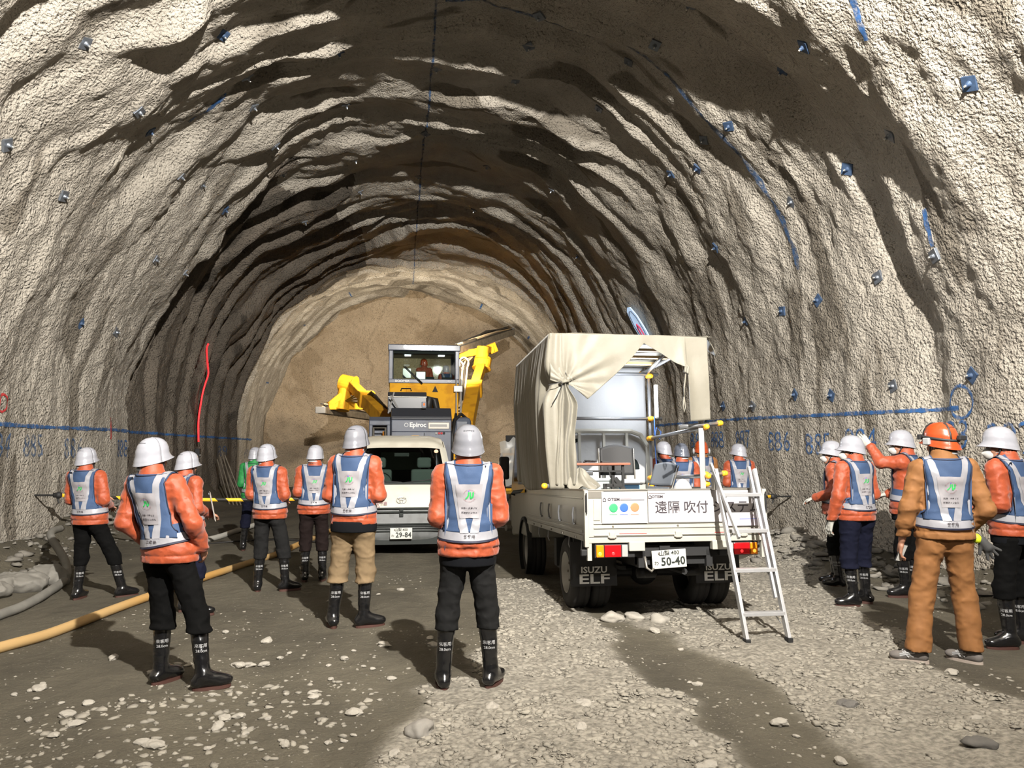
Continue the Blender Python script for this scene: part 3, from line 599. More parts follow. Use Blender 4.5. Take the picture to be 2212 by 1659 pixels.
def person(label, loc, head_deg, top, arms=('front', 'front'), feet=((-.15, 0, -8), (.15, 0, 8)), jacket=None, trousers=None, hem=.86, helmet=None, look=(0, 0),
           boots=True, vest='jv', mask=False, gloves=(False, False), voxel=.009, hipx=0, under=None, lean=0, lamp=False, hair=None, seated=False, belt_slant=0, headpos=None, legs=True, fat=1.0, collar_dark=False, muff=False, cat='person'):
    jacket = jacket or M_or; trousers = trousers or M_black; helmet = helmet or M_white; hair = hair or M_hair
    s = top / 1.765; sd = random.random() * 40
    t = thing('person', label, cat, (loc[0], loc[1], loc[2] if len(loc) > 2 else 0), (0, 0, -radians(head_deg)), 'visitors and workers in helmets'); t.scale = (s, s, s)
    ft = {}
    feetp = []
    for (fx, fy, fa), sg in zip(feet, (-1, 1)):
        hip = Vector((hipx + sg * .088, 0, .90)); an = Vector((fx, fy, .085)); kn = (hip * .48 + an * .52) + Vector((fx * .05, .03, 0))
        if seated: hip = Vector((sg * .1, 0, .52)); kn = Vector((sg * .13, .42, .52)); an = Vector((sg * .13, .42, .08))
        feetp.append((hip, kn, an, radians(fa)))
    lz = -.38 if seated else 0
    L_ = Vector((hipx * .4, 0, lz))
    def T(p):        # lean of the upper body
        p = Vector(p); z = p.z - .95
        return Vector((p.x + hipx * max(0, 1 - z * 1.5) + lean * max(0, z) , p.y, p.z + lz)) if z > 0 else Vector((p.x + hipx, p.y, p.z + lz))
    sh = [T((-.168, 0, 1.405)), T((.168, 0, 1.405))]; el = []; wr = []
    for i, sg in enumerate((-1, 1)):
        e, w_ = ARMS[arms[i]] if isinstance(arms[i], str) else arms[i]; el.append(T((sg * e[0], e[1], e[2]))); wr.append(T((sg * w_[0], w_[1], w_[2])))
    hc = T((0, .03, 1.577)) + (Vector(headpos) if headpos else Vector()); hy, hp = radians(look[0]), radians(look[1])
    HM = Matrix.Translation(hc) @ Matrix.Rotation(-hy, 4, 'Z') @ Matrix.Rotation(hp, 4, 'X'); HR = HM.to_3x3()
    def Hd(p): return HM @ Vector(p)
    # ---- body: one continuous skin
    lo = np.array([-.52, -.45, -.02 + lz]); hi = np.array([.52, .62, 1.78 + lz])
    b = Field(lo, hi, voxel); nk = T((0, -.015, 1.45))
    b.ell(Hd((0, -.012, .022)), (.074, .094, .102), .02, HR).ell(Hd((0, .03, -.052)), (.055, .060, .058), .03, HR).cap(Hd((0, .06, -.085)), Hd((0, .075, -.09)), .022, .02, .02)
    b.cap(Hd((0, .088, .012)), Hd((0, .104, -.026)), .008, .013, .012).ell(Hd((0, .083, -.058)), (.024, .014, .009), .008, HR)
    b.ell(Hd((0, .078, .03)), (.05, .016, .012), .02, HR)
    for q in (-1, 1): b.ell(Hd((q * .077, -.008, -.008)), (.010, .021, .031), .008, HR).ell(Hd((q * .04, .066, -.022)), (.02, .02, .02), .02, HR)
    b.cap(Hd((0, -.02, -.05)), nk, .056, .06, .03)
    b.ell(T((0, 0, 1.25)), (.165, .105, .2), .05).ell(T((0, 0, 1.02)), (.145, .10, .16), .05).ell(T((0, 0, .93)), (.15, .11, .1), .05).cap(sh[0], sh[1], .055, .055, .05)
    for i, sg in enumerate((-1, 1)):
        b.cap(sh[i], el[i], .045, .037, .03).cap(el[i], wr[i], .037, .026, .02)
        d = (wr[i] - el[i]).normalized(); n = Vector((-sg * .6, .0, -.1)) if arms[i] in ('down', 'pocket', 'back') else Vector((0, -.3, -1))
        if arms[i] == 'raise_': d = Vector((-.1, .6, .75)).normalized(); n = Vector((-sg * .9, .3, 0))
        for pk in hand_prims(wr[i] + d * .02, d, n, sg * (1 if arms[i] in ('down', 'pocket', 'back') else -1)): b.cap(*pk[1:3], pk[3], pk[4], pk[5])
        ft[i] = (wr[i] + d * .02, d, n, sg)
    if legs:
        for hip, kn, an, fa in feetp:
            b.cap(hip, kn, .07, .05, .04).cap(kn, an, .048, .036, .03); f = Vector((sin(fa), cos(fa), 0)); b.cap(an + Vector((0, 0, -.03)) - f * .03, an + f * .13 + Vector((0, 0, -.045)), .034, .026, .02)
    b.build('body', M_skin, t)
    for q in (-1, 1):
        if abs(look[0] + head_deg) > 45 or voxel < .007:
            MB().ell(Hd((q * .031, .079, .010)), (.0125, .0125, .0125), 12, 8).build('eye', M_eyew, t, smooth=True)
            MB().ell(Hd((q * .031, .0885, .010)), (.0055, .0045, .0055), 10, 6).build('iris', M_eyed, t, smooth=True)
    # ---- hair
    hf = Field(np.array(hc) - .16, np.array(hc) + .16, .008); hf.ell(Hd((0, -.018, .022)), (.083, .098, .105), 0, HR).ell(Hd((0, -.035, -.03)), (.072, .075, .05), .02, HR)
    hf.cut(Hd((0, .03, 0)), HR @ Vector((0, 1, .25))).cut(Hd((0, 0, -.078)), HR @ Vector((0, .3, -1))); hf.add(wrinkle(sd, .006, 40, .5)); hf.build('hair', hair, t)
    # ---- trousers
    if legs:
        tf = Field((-.5, -.45, .02 + lz * 0), (.5, .62, 1.12 + (lz if seated else 0)), .0105); bot = .385 if boots else .10
        zc = 0 if not seated else lz
        tf.ell((hipx, -.0, .93 + zc), (.156 * fat, .108 * fat, .13), .04)
        for hip, kn, an, fa in feetp:
            tf.ell(hip + Vector((0, -.015, -.03)), (.090 * fat, .096 * fat, .12), .04); tf.cap(hip + Vector((0, 0, -.04)), kn, .090 * fat, .074 * fat, .03)
            lt = max(0, (kn.z - bot) / max(.01, kn.z - an.z)); en = kn + (an - kn) * min(1, lt + (.05 if boots else .0)); tf.cap(kn, en, .075 * fat, .073 if boots else .082, .02)
            if boots and fat > 1: tf.ell(en + Vector((0, 0, .02)), (.085, .085, .035), .03)
        tf.cut((0, 0, bot), (0, 0, -1)).cut((0, 0, hem + .06 + lz), (0, 0, 1)).add(wrinkle(sd + 3, .009, 7, 1.25)).add(wrinkle(sd + 5, .006, 15, 1.5)); tf.build('trousers', trousers, t)
    # ---- boots or shoes
    if legs:
        for hip, kn, an, fa in feetp:
            f = Vector((sin(fa), cos(fa), 0)); x = Vector((cos(fa), -sin(fa), 0)); base = Vector((an.x, an.y, 0)); Rz = np.array(Matrix((x, f, (0, 0, 1))).transposed())
            kd = (kn - an).normalized()
            fo = MB(); out = []
            for k in range(24):
                a = 2 * pi * k / 24; yv = sin(a); wd = .041 - .003 * yv + (.004 if yv > .3 else 0); out.append(base + x * cos(a) * wd + f * (.055 + yv * .128))
            if boots:
                bf = Field(np.array(base) - (.2, .24, .0), np.array(base) + (.2, .24, .47), .0075)
                topz = an + kd * ((.40 - an.z) / kd.z); bf.cap(an + Vector((0, 0, .02)) - f * .004, topz + kd * .1, .048, .066, .02).cap(base - f * .042 + Vector((0, 0, .06)), base + f * .04 + Vector((0, 0, .065)), .044, .046, .03)
                bf.ell(base + f * .125 + Vector((0, 0, .055)), (.047, .068, .040), .035, Rz).cap(base + f * .0 + Vector((0, 0, .1)), base + f * .09 + Vector((0, 0, .06)), .045, .042, .03)
                bf.cut(topz, kd).cut(base + Vector((0, 0, .012)), (0, 0, -1)).add(lambda X_, Y_, Z_: .0035 * fbm(X_ * 12 + sd, Y_ * 12, Z_ * 30, 2, 2)); bo = bf.build('boot', M_boot, t)
                n0 = len(out); mb = MB(); mb.add([p + Vector((0, 0, 0)) for p in out] + [p + Vector((0, 0, .024)) for p in out], [tuple(range(n0)), tuple(range(n0, 2 * n0))[::-1]] + [(i, (i + 1) % n0, (i + 1) % n0 + n0, i + n0) for i in range(n0)]); mb.build('sole', M_sole, bo)
                mb = MB(); ring = [topz + Vector((cos(a) * .068, sin(a) * .068, 0)) for a in np.linspace(0, 2 * pi, 17)]; mb.tube(ring, .004, 5).build('boot_rim', M_boot, bo)
                if voxel < .0095:
                    P, Q = bf.mesh(); bv = BVHTree.FromPolygons([tuple(p) for p in P], [tuple(q) for q in Q])
                    vd = rotz((0, 1, 0), -radians(-head_deg)); cd = Vector((t.location.x, t.location.y, 0)).normalized(); R_ = Matrix.Rotation(radians(head_deg), 3, 'Z'); cd = R_ @ cd
                    side = Vector((cd.y, -cd.x, 0)); 
                    for tx_, zz, sz in (('来客用', .30, .028), ('28.0cm', .268, .026)):
                        def fb(X_, Y_):
                            o_ = base + side * X_ + Vector((0, 0, zz + Y_)) + kd * 0 - cd * .3 + Vector(((an + kd * ((zz - an.z) / kd.z)).x - base.x, (an + kd * ((zz - an.z) / kd.z)).y - base.y, 0))
                            h_ = bv.ray_cast(o_, cd); return tuple((h_[0] if h_[0] else o_ + cd * .24) - cd * .0015)
                        letters('boot_lettering', tx_, sz, fb, M_wtx, bo, label='white handwritten lettering')
            else:
                bf = Field(np.array(base) - (.2, .24, .0), np.array(base) + (.2, .24, .17), .007)
                bf.cap(base - f * .03 + Vector((0, 0, .055)), base + f * .05 + Vector((0, 0, .055)), .042, .044, .02).ell(base + f * .13 + Vector((0, 0, .045)), (.046, .06, .032), .03, Rz).cap(an, an + Vector((0, 0, .02)), .04, .042, .02)
                bf.cut(base + Vector((0, 0, .015)), (0, 0, -1)).cut(base + Vector((0, 0, .115)), (0, 0, 1)); bo = bf.build('shoe', M_shoe, t)
                n0 = len(out); MB().add([p for p in out] + [p + Vector((0, 0, .026)) for p in out], [tuple(range(n0)), tuple(range(n0, 2 * n0))[::-1]] + [(i, (i + 1) % n0, (i + 1) % n0 + n0, i + n0) for i in range(n0)]).build('sole', mat('shoe_sole', (150, 138, 128), .8), bo)
                mb = MB()
                for q in (-1, 1):
                    for p0, p1 in (((.03, .05), (.09, .085)), ((.06, .045), (.10, .08)), ((.02, .08), (.12, .05)), ((.04, .085), (.12, .062))):
                        mb.bar(base + x * q * (.046 - .1 * max(0, p0[1] - .06)) + f * p0[0] + Vector((0, 0, p0[1])), base + x * q * (.042 - .35 * max(0, p1[1] - .055)) + f * p1[0] + Vector((0, 0, p1[1])), .006, .008)
                mb.build('stripes', M_wtx, bo)
                MB().cyl(base + Vector((0, 0, .10)), base + Vector((0, 0, .135)), .036, 12).build('sock', M_pink, t)
    # ---- jacket
    jm = .0095 if voxel < .0095 else .0115
    def torso(F):
        F.ell(T((0, .0, 1.255)), (.178, .125, .21), .05).ell(T((0, -.012, 1.365)), (.172, .108, .11), .05).ell(T((0, 0, 1.06)), (.172, .130, .18), .06).ell(T((0, 0, .90)), (.202, .162, .27), .05)
        F.cap(sh[0] + Vector((.02, -.0, -.005)), sh[1] + Vector((-.02, 0, -.005)), .074, .074, .05); return F
    jf = torso(Field((-.52, -.36, .78 + lz), (.52, .66, 1.78 + lz), jm))
    for i in (0, 1):
        jf.cap(sh[i], el[i], .072, .060, .03).cap(el[i], wr[i], .062, .046, .025).cap(el[i] + (wr[i] - el[i]) * .82, wr[i], .046, .044, .01)
    jf.add(wrinkle(sd, .007, 8.5, 1.5)).add(wrinkle(sd + 7, .008, 15, 1.1))
    hz = hem + .055 + lz; jf.add(lambda x, y, z: .007 * np.exp(-((z - hz) / .007) ** 2) - .006 * (z > hz) * np.exp(-((z - hz - .04) / .035) ** 2))
    jf.cut((0, 0, hem + lz), (0, 0, -1))
    c0 = nk + Vector((0, .0, -.01)); c1 = Vector(nk) * .55 + hc * .45 + Vector((0, -.012, .005))
    jf.cap(c0, c1, .098, .084, .03); jf.cap(c1 + (c1 - c0) * .1, c1 + (c1 - c0) * 2, .066, .075, 0, sub=True)
    jf.cut(c1 + Vector((0, 0, .018)), (0, -.25, 1)) if False else None
    P, Q = jf.mesh(); jo = newobj('jacket', fastmesh('jacket', P, Q), jacket, t, smooth=True)
    J = BVHTree.FromPolygons([tuple(p) for p in P], [tuple(q) for q in Q])
    if under:
        uf = Field((-.26, -.22, hem - .12 + lz), (.30, .22, hem + .1 + lz), .0085); uf.ell(T((0, 0, .88)), (.190 + .16 * (fat - 1), .152 + .22 * (fat - 1), .30), .02).cut((0, 0, hem - .065 + lz), (0, 0, -1)).cut((0, 0, hem + .03 + lz), (0, 0, 1)); uf.build('shirt_tail', M_shirt, t)
    if collar_dark: MB().tube([c1 + HR @ Vector((cos(a) * .075, sin(a) * .075, -.02)) for a in np.linspace(0, 2 * pi, 17)], .014, 8).build('scarf', M_strap, t, smooth=True)
    # ---- vest
    if vest:
        tfld = torso(Field((-.3, -.3, .8 + lz), (.3, .3, 1.55 + lz), .014)); P2, Q2 = tfld.mesh(); TB = BVHTree.FromPolygons([tuple(p) for p in P2], [tuple(q) for q in Q2])
        vx = T((0, 0, 1.2)).x; cx_ = lambda z: T((0, 0, z)).x
        def back(x, z, o, sg=-1):        # project onto the back (or the chest, sg=+1)
            bv = J if sg < 0 else TB; X_ = x + cx_(z); org = Vector((X_, sg * .6, z + lz)); h = bv.ray_cast(org, Vector((0, -sg, 0)))
            if h[0] is None or abs(h[0].y) > .23: h = TB.ray_cast(org, Vector((0, -sg, 0)))
            if h[0] is None: q = TB.find_nearest(Vector((X_, sg * .12, z + lz))); return q[0] + q[1] * o
            n = h[1] if h[1].y * sg > 0 else -h[1]; return h[0] + (n * .5 + Vector((0, sg * .7, 0))) * o
        def row(name, rows, o, m, nx=8, nz=None, sg=-1, par=None, label=None):
            """rows: list of (z, xleft, xright)"""
            def f(u, v):
                q = v * (len(rows) - 1); i = min(int(q), len(rows) - 2); w_ = q - i; a, c = rows[i], rows[i + 1]
                z = a[0] + (c[0] - a[0]) * w_; x0 = a[1] + (c[1] - a[1]) * w_; x1 = a[2] + (c[2] - a[2]) * w_; return tuple(back(x0 + (x1 - x0) * u, z, o, sg))
            return grid(name, f, nx, nz or (len(rows) - 1) * 5, m, par or vo, label=label)
        bs = belt_slant
        def cyl(name, z0, z1, o, m, a0, a1, par=None, nseg=48, nz=3):
            def f(u, v):
                a = a0 + (a1 - a0) * u; z = z0 + (z1 - z0) * v + .035 * (1 - cos(a)) / 2 * 1.0 + bs * sin(a); c = T((0, 0, z)); d = Vector((sin(a), -cos(a), 0)); h = TB.ray_cast(c + d * .5, -d)
                hh = J.ray_cast(c + d * .5, -d) if abs(a) < .9 else (None,)
                p = h[0] if h[0] is not None else c + d * .17
                if hh[0] is not None and (hh[0] - c).length < .21 and (hh[0] - c).length > (p - c).length: p = hh[0]
                return tuple(p + d * o)
            return grid(name, f, nseg, nz, m, par or vo)
        vm = M_green if vest == 'green' else M_vest
        vo = None
        base = [(1.480, -.152, .152), (1.42, -.157, .157), (1.31, -.140, .140), (1.20, -.132, .132), (1.12, -.138, .138), (1.09, -.165, .165), (1.04, -.165, .165)]
        def f0(u, v):
            q = v * (len(base) - 1); i = min(int(q), len(base) - 2); w_ = q - i; a, c = base[i], base[i + 1]
            z = a[0] + (c[0] - a[0]) * w_; x0 = a[1] + (c[1] - a[1]) * w_; x1 = a[2] + (c[2] - a[2]) * w_; return tuple(back(x0 + (x1 - x0) * u, z, .009))
        vo = grid('safety_vest', f0, 18, 34, vm, t, solid=.004, label='green safety vest' if vest == 'green' else 'blue safety vest')
        cyl('vest_waist', 1.02, 1.10, .009, vm, -pi, pi)
        for q in (-1, 1):
            xs_ = sorted((q * .158, q * .095))
            row('vest_front', [(1.42, *sorted((q * .13, q * .055))), (1.25, *sorted((q * .12, q * .05))), (1.05, *sorted((q * .125, q * .055)))], .009, vm, sg=1, nx=5)
            row('front_band', [(1.42, *sorted((q * .12, q * .065))), (1.25, *sorted((q * .11, q * .06))), (1.06, *sorted((q * .115, q * .065)))], .013, M_band, sg=1, nx=4)
            for nm, xa_, xb_, o_, mm_ in (('vest_shoulder', .158, .088, .009, vm), ('shoulder_band', .146, .098, .014, M_band)):
                def fs(u, v):
                    X_ = q * (xa_ + (xb_ - xa_) * u) + cx_(1.4); Y_ = -.105 + .205 * v; h = J.ray_cast(Vector((X_, Y_, 1.50 + lz + .1)), Vector((0, 0, -1)))
                    z_ = h[0].z if h[0] is not None else 1.45 + lz
                    return (X_, Y_ , min(z_, 1.52 + lz) + o_)
                grid(nm, fs, 4, 12, mm_, vo)
            # edge piping along the armhole
            pr = [back(q * (x + .004), z, .012) for z, x in ((1.480, .152), (1.42, .157), (1.36, .15), (1.31, .140), (1.25, .135), (1.20, .132), (1.15, .133), (1.12, .138), (1.095, .150), (1.08, .165))]
            MB().tube(pr, .0045, 5).build('piping', M_pipe, vo, smooth=True)
        MB().tube([back(x, 1.480 - .012 * cos(x * 10), .011) for x in np.linspace(-.155, .155, 14)], .0045, 5).build('piping', M_pipe, vo, smooth=True)
        if vest != 'green' or True:
            # white V bands, the printed panel, the belt
            for q in (-1, 1):
                row('back_band', [(1.480, *sorted((q * .144, q * .096))), (1.345, *sorted((q * .112, q * .066))), (1.135, *sorted((q * .076, q * .026))), (1.035, *sorted((q * .060, q * .004)))], .014, M_band, 4, 24)
            row('back_panel', [(1.350, -.088, .088), (1.24, -.074, .074), (1.130, -.060, .060)], .0165, M_panel, 10, 12)
            cyl('waist_band', .985, 1.037, .013, M_band, -pi, pi)
            cyl('piping', .972, .985, .012, M_pipe, -pi, pi, nz=1)
            # printing
            Z_ = 1.275
            def pr_(dx, dz, o_=.019): return lambda X_, Y_: tuple(back(X_ + dx, Y_ + dz, o_))
            if vest == 'jv' and legs and voxel < .0115:
                def poly(name, pts, m):
                    bm = bmesh.new(); bm.faces.new([bm.verts.new((a, b_, 0)) for a, b_ in pts]); bmesh.ops.triangulate(bm, faces=bm.faces)
                    for v_ in bm.verts: v_.co = back(v_.co.x, v_.co.y + Z_, .019)
                    me = bpy.data.meshes.new(name); bm.to_mesh(me); bm.free(); newobj(name, me, m, vo)
                def stroke2(pts, w_):
                    L1, R1 = [], []
                    for i, p in enumerate(pts):
                        a = Vector(pts[max(0, i - 1)]); c = Vector(pts[min(len(pts) - 1, i + 1)]); d = (c - a).normalized(); n_ = Vector((-d.y, d.x)) * w_; L1.append(tuple(Vector(p) + n_)); R1.append(tuple(Vector(p) - n_))
                    return L1 + R1[::-1]
                poly('logo', stroke2([(-.004, .024), (-.005, .004), (-.012, -.008), (-.024, -.020)], .0042), M_jv)
                poly('logo', stroke2([(.007, .024), (.008, .0), (.011, -.018)], .0045), M_jv); poly('logo', stroke2([(.009, -.017), (.024, -.003), (.026, .010), (.025, .024)], .0045), M_jv)
                poly('logo_dot', [(-.004 + .0045 * cos(a), .033 + .0045 * sin(a)) for a in np.linspace(0, 2 * pi, 10)[:-1]], M_jvd)
                def arc(up):
                    def g(X_, Y_):
                        a = X_ / .036; r_ = .040 + (Y_ if up else -Y_)
                        return tuple(back(r_ * sin(a), Z_ + (1 if up else -1) * r_ * cos(a), .019))
                    return g
                letters('logo_ring', 'JOINT VENTURE', .0115, arc(True), M_ring, vo); letters('logo_ring', 'JOINT VENTURE', .0115, arc(False), M_ring, vo)
                letters('vest_lettering', '大林・大本ＪＶ', .0150, pr_(0, 1.195), M_ink, vo, bold=.0003); letters('vest_lettering', '新笹子トンネル', .0150, pr_(0, 1.165), M_ink, vo, bold=.0003)
                letters('vest_lettering', '来客用', .024, lambda X_, Y_: tuple(back(X_, Y_ + 1.011, .018)), M_ink, vo, bold=.0004, spacing=1.1)
    # ---- helmet
    NU, NVv = 36, 22
    hel = grid('helmet', lambda u, v: tuple(HM @ (helmet_pt(u, v) + Vector((0, -.004, 0)))), NU, NVv, helmet, t, solid=.004, label='orange safety helmet' if helmet is M_ohelm else None)
    MB().tube([HM @ (helmet_pt(u, .0) + Vector((0, -.004, 0))) for u in np.linspace(0, 1, 37)], .0035, 6).build('helmet_rim', helmet, hel, smooth=True)
    for k in range(6):
        u = .75 + (k - 2.5) * .028; v = .735 - abs(k - 2.5) * .006
        c = HM @ (helmet_pt(u, v) + Vector((0, -.004, 0))); c2 = HM @ (helmet_pt(u + .008, v) + Vector((0, -.004, 0))); n = (c - hc).normalized()
        MB().bar(c - (c2 - c) + n * .001, c2 + n * .001, .004, .008, up=n).build('vent', M_vent, hel)
    MB().tube([Hd((cos(a) * .080, -.012 + sin(a) * .098, -.046 + .012 * sin(a))) for a in np.linspace(pi * 1.02, pi * 1.98, 15)], .012, 6).build('headband', M_cream, hel, smooth=True)
    MB().tube([Hd((-.088, .02, .03)), Hd((-.084, .03, -.03)), Hd((-.05, .055, -.098)), Hd((0, .065, -.115)), Hd((.05, .055, -.098)), Hd((.084, .03, -.03)), Hd((.088, .02, .03))], .006, 6).build('chin_strap', M_strap, hel, smooth=True)
    if lamp:
        MB().tube([HM @ (helmet_pt(u, .30) * 1.03) for u in np.linspace(0, 1, 33)], .011, 6).build('lamp_strap', M_strap, hel, smooth=True)
        MB().tube([HM @ (helmet_pt(.30 + .0, v) * 1.02) for v in (.3, .5, .7, .85)] + [HM @ (helmet_pt(.68, v) * 1.02) for v in (.85, .7, .5, .3)], .009, 6).build('lamp_strap', M_strap, hel, smooth=True)
        MB().box(HM @ Vector((0, .165, .065)), (.055, .03, .04), HR).build('head_lamp', M_strap, hel, bev=.006); MB().box(HM @ Vector((.02, -.152, .055)), (.075, .03, .035), HR).build('battery_box', M_strap, hel, bev=.006)
        [MB().box(HM @ Vector((q * .115, .03, .03)), (.03, .05, .05), HR).build('clip', M_cream, hel, bev=.006) for q in (-1, 1)]
    if muff:
        for q in (-1, 1): MB().ell(Hd((q * .125, .0, .0)), (.018, .035, .048), 12, 8, HR).build('ear_muff', M_cream, hel, smooth=True)
    if mask:
        mf = Field(np.array(hc) - .17, np.array(hc) + .17, .006); mf.ell(Hd((0, .082, -.045)), (.048, .045, .052), 0, HR).cap(Hd((0, .11, -.04)), Hd((0, .128, -.042)), .022, .012, .02); mf.build('mask', M_mask, t)
        MB().tube([Hd((-.045, .07, -.04)), Hd((-.08, .0, -.03)), Hd((-.07, -.06, -.04)), Hd((0, -.10, -.045)), Hd((.07, -.06, -.04)), Hd((.08, 0, -.03)), Hd((.045, .07, -.04))], .003, 5).build('mask_strap', M_wtx, t)
        MB().tube([Hd((q * .03 + .026 * cos(a), .098 - abs(.026 * cos(a)) * .2, .012 + .018 * sin(a))) for q in (-1,) for a in np.linspace(0, 2 * pi, 13)], .0022, 5).tube([Hd((.03 + .026 * cos(a), .098 - abs(.026 * cos(a)) * .2, .012 + .018 * sin(a))) for a in np.linspace(0, 2 * pi, 13)], .0022, 5).tube([Hd((.058, .092, .014)), Hd((.08, .0, .01))], .002, 5).tube([Hd((-.058, .092, .014)), Hd((-.08, .0, .01))], .002, 5).build('spectacles', M_strap, t)
    # ---- gloves
    for i, g in enumerate(gloves):
        if g:
            w_, d, n, sg = ft[i]; gf = Field(np.array(w_) - .17, np.array(w_) + .19, .0055)
            for pk in hand_prims(w_, d, n, sg * (1 if arms[i] in ('down', 'pocket', 'back') else -1), 1.12): gf.cap(*pk[1:3], pk[3], pk[4], pk[5])
            gf.cap(w_ - d * .03, w_, .034, .03, .02); gf.build('glove', M_glove, t)
    return t, HM, ft, s
P_ = []
def add(*a, **k): r = person(*a, **k); P_.append(r); return r
add('person far left in orange jacket and black trousers, standing wide-legged near the left wall', (-3.39, 9.15), 14, 1.67, feet=((-.05, -.02, -5), (.38, .16, 40)), hipx=.05, lean=-.08, trousers=M_black, look=(10, 2), arms=('fold', 'front'), voxel=.0092)
add('person at front left in orange jacket and black trousers with hands in pockets', (-1.68, 5.88), 22, 1.745, arms=('pocket', 'pocket'), feet=((.05, .0, 14), (.44, -.06, 48)), hipx=.09, lean=-.18, look=(14, 3), voxel=.008, belt_slant=.03, fat=1.03)
add('person in navy trousers holding a clipboard behind the front left visitor', (-2.13, 8.28), 38, 1.63, trousers=M_navy, feet=((-.06, .06, -20), (.27, -.03, 45)), hipx=.04, lean=-.05, look=(5, 0), arms=('front', 'front'), voxel=.0092)
add('person in charcoal trousers standing left of centre beside the green vest worker', (-1.50, 9.34), 12, 1.71, trousers=M_grey, feet=((-.08, -.03, -20), (.235, .04, 60)), hipx=.04, lean=-.05, look=(12, 2), voxel=.0092, arms=('front', 'front'))
add('person in dark brown trousers half hidden behind the beige-trousered visitor', (-1.03, 9.95), -4, 1.70, trousers=M_brown, feet=((-.10, 0, -6), (.12, 0, 8)), look=(18, -8), voxel=.0092, collar_dark=True)
add('person in beige trousers with a black shirt tail, standing by the van', (-.40, 7.37), 16, 1.88, trousers=M_beige, feet=((-.17, -.01, -30), (.10, .02, 62)), look=(10, 0), under=M_strap, voxel=.008, arms=('fold', 'fold'), helmet=M_helm2, fat=1.08, hem=.89)
add('person in centre foreground with charcoal trousers, tall boots and light grey helmet', (.49, 5.43), 2, 1.835, trousers=M_grey, feet=((-.16, 0, -6), (.16, .02, 28)), look=(0, 4), under=M_strap, voxel=.0075, arms=('front', 'front'), helmet=M_helm2, hem=.875)
add('person with white helmet behind the truck bed, farthest left of the four there', (4.02, 11.3), -6, 1.76, look=(-25, 0), voxel=.011, arms=('front', 'front'), trousers=M_black)
add('person with dark grey helmet behind the truck bed', (3.95, 10.4), 16, 1.73, look=(-22, -4), voxel=.011, helmet=M_helm3, trousers=M_black)
add('worker in ochre jacket with orange helmet and ear muffs behind the truck ladder', (4.80, 11.75), 10, 1.78, look=(-2, 0), voxel=.011, helmet=M_ohelm, jacket=M_tan, trousers=M_tan, muff=True)
add('person standing alone behind the right end of the truck tailgate, turned left', (5.22, 11.3), 12, 1.725, look=(-45, 0), voxel=.011, trousers=M_black)
add('masked person at the wall, mostly hidden behind the navy-trousered visitor', (5.22, 8.66), -48, 1.75, look=(-20, 0), mask=True, voxel=.0092, feet=((-.09, -.02, -5), (.10, .06, 0)), arms=('front', 'down'), gloves=(True, True))
add('person in navy trousers and orange jacket on the right, facing left', (4.82, 7.62), -12, 1.80, trousers=M_navy, look=(-62, 0), voxel=.008, feet=((-.12, -.04, -70), (.13, .05, -30)), arms=('down', 'front'), gloves=(True, False), mask=True, fat=1.1, hem=.87)
add('person with white gloves raising a hand to the helmet, facing left by the right wall', (5.66, 7.97), -42, 1.87, look=(-30, -2), voxel=.0085, arms=('raise_', 'front'), gloves=(True, True), mask=True, feet=((-.09, .03, -40), (.10, -.03, -30)), under=M_strap)
p15 = add('worker in ochre jacket and trousers with orange helmet and grey trainers, back turned', (4.21, 5.50), 18, 1.87, look=(-34, 0), jacket=M_tan, trousers=M_tan, helmet=M_ohelm, lamp=True, boots=False, voxel=.0062, feet=((-.22, -.02, -75), (.16, .02, -45)), arms=('down', 'back'), hipx=.0, hem=.90, fat=1.05, lean=.03)
add('person leaning forward at the right edge of the picture, wearing a white mask', (5.13, 5.86), -22, 1.85, look=(-45, -3), voxel=.008, mask=True, arms=('front', 'pocket'), feet=((-.14, 0, -60), (.14, .05, -40)), under=M_strap, lean=-.12, hem=.88)
add('person in a green vest and white helmet half hidden beyond the visitors left of centre', (-2.30, 13.0), 0, 1.67, look=(15, 0), voxel=.011, jacket=M_green, vest='green', trousers=M_navy)

# small things people carry
t, HM, ft, s = P_[2]
w_ = t.matrix_basis @ (Vector((.23, .16, 1.15)))
cb = thing('clipboard', 'white clipboard held at the side by the visitor in navy trousers', 'clipboard', (w_.x + .02, w_.y - .05, 1.06), (radians(12), 0, radians(-75)))
MB().box((0, 0, 0), (.21, .006, .30)).build('board', mat('clipboard_brown', (150, 140, 128), .6), cb, bev=.003); MB().box((0, -.006, -.005), (.20, .003, .27)).build('paper', M_wtx, cb); MB().box((0, -.01, .13), (.09, .012, .02)).build('clip', M_steel, cb)
t, HM, ft, s = P_[14]
w_, d, n, sg = ft[0]; q = t.matrix_basis @ (w_ + d * .09 + n * .02)
ph_ = thing('mobile_phone', 'dark mobile phone held low in the hand of the ochre-clad worker', 'phone', q, (radians(20), radians(10), radians(20)))
MB().box((0, 0, 0), (.072, .010, .15)).build('case', M_strap, ph_, bev=.004); MB().box((0, -.006, 0), (.064, .002, .135)).build('screen', mat('phone_screen', (196, 196, 190), .2), ph_)
q = t.matrix_basis @ Vector((.235, -.02, .90))
gl = thing('work_gloves', 'dark grey work gloves hanging from the hip of the ochre-clad worker', 'gloves', q, (0, radians(-38), radians(-18)))
gf = Field((-.1, -.1, -.2), (.16, .1, .06), .006)
for k, (dx, L) in enumerate(((-.03, .085), (-.01, .10), (.012, .10), (.034, .085))): gf.cap((dx * .6, 0, -.08), (dx * 1.8, .01, -.08 - L * .9), .014, .011, .006)
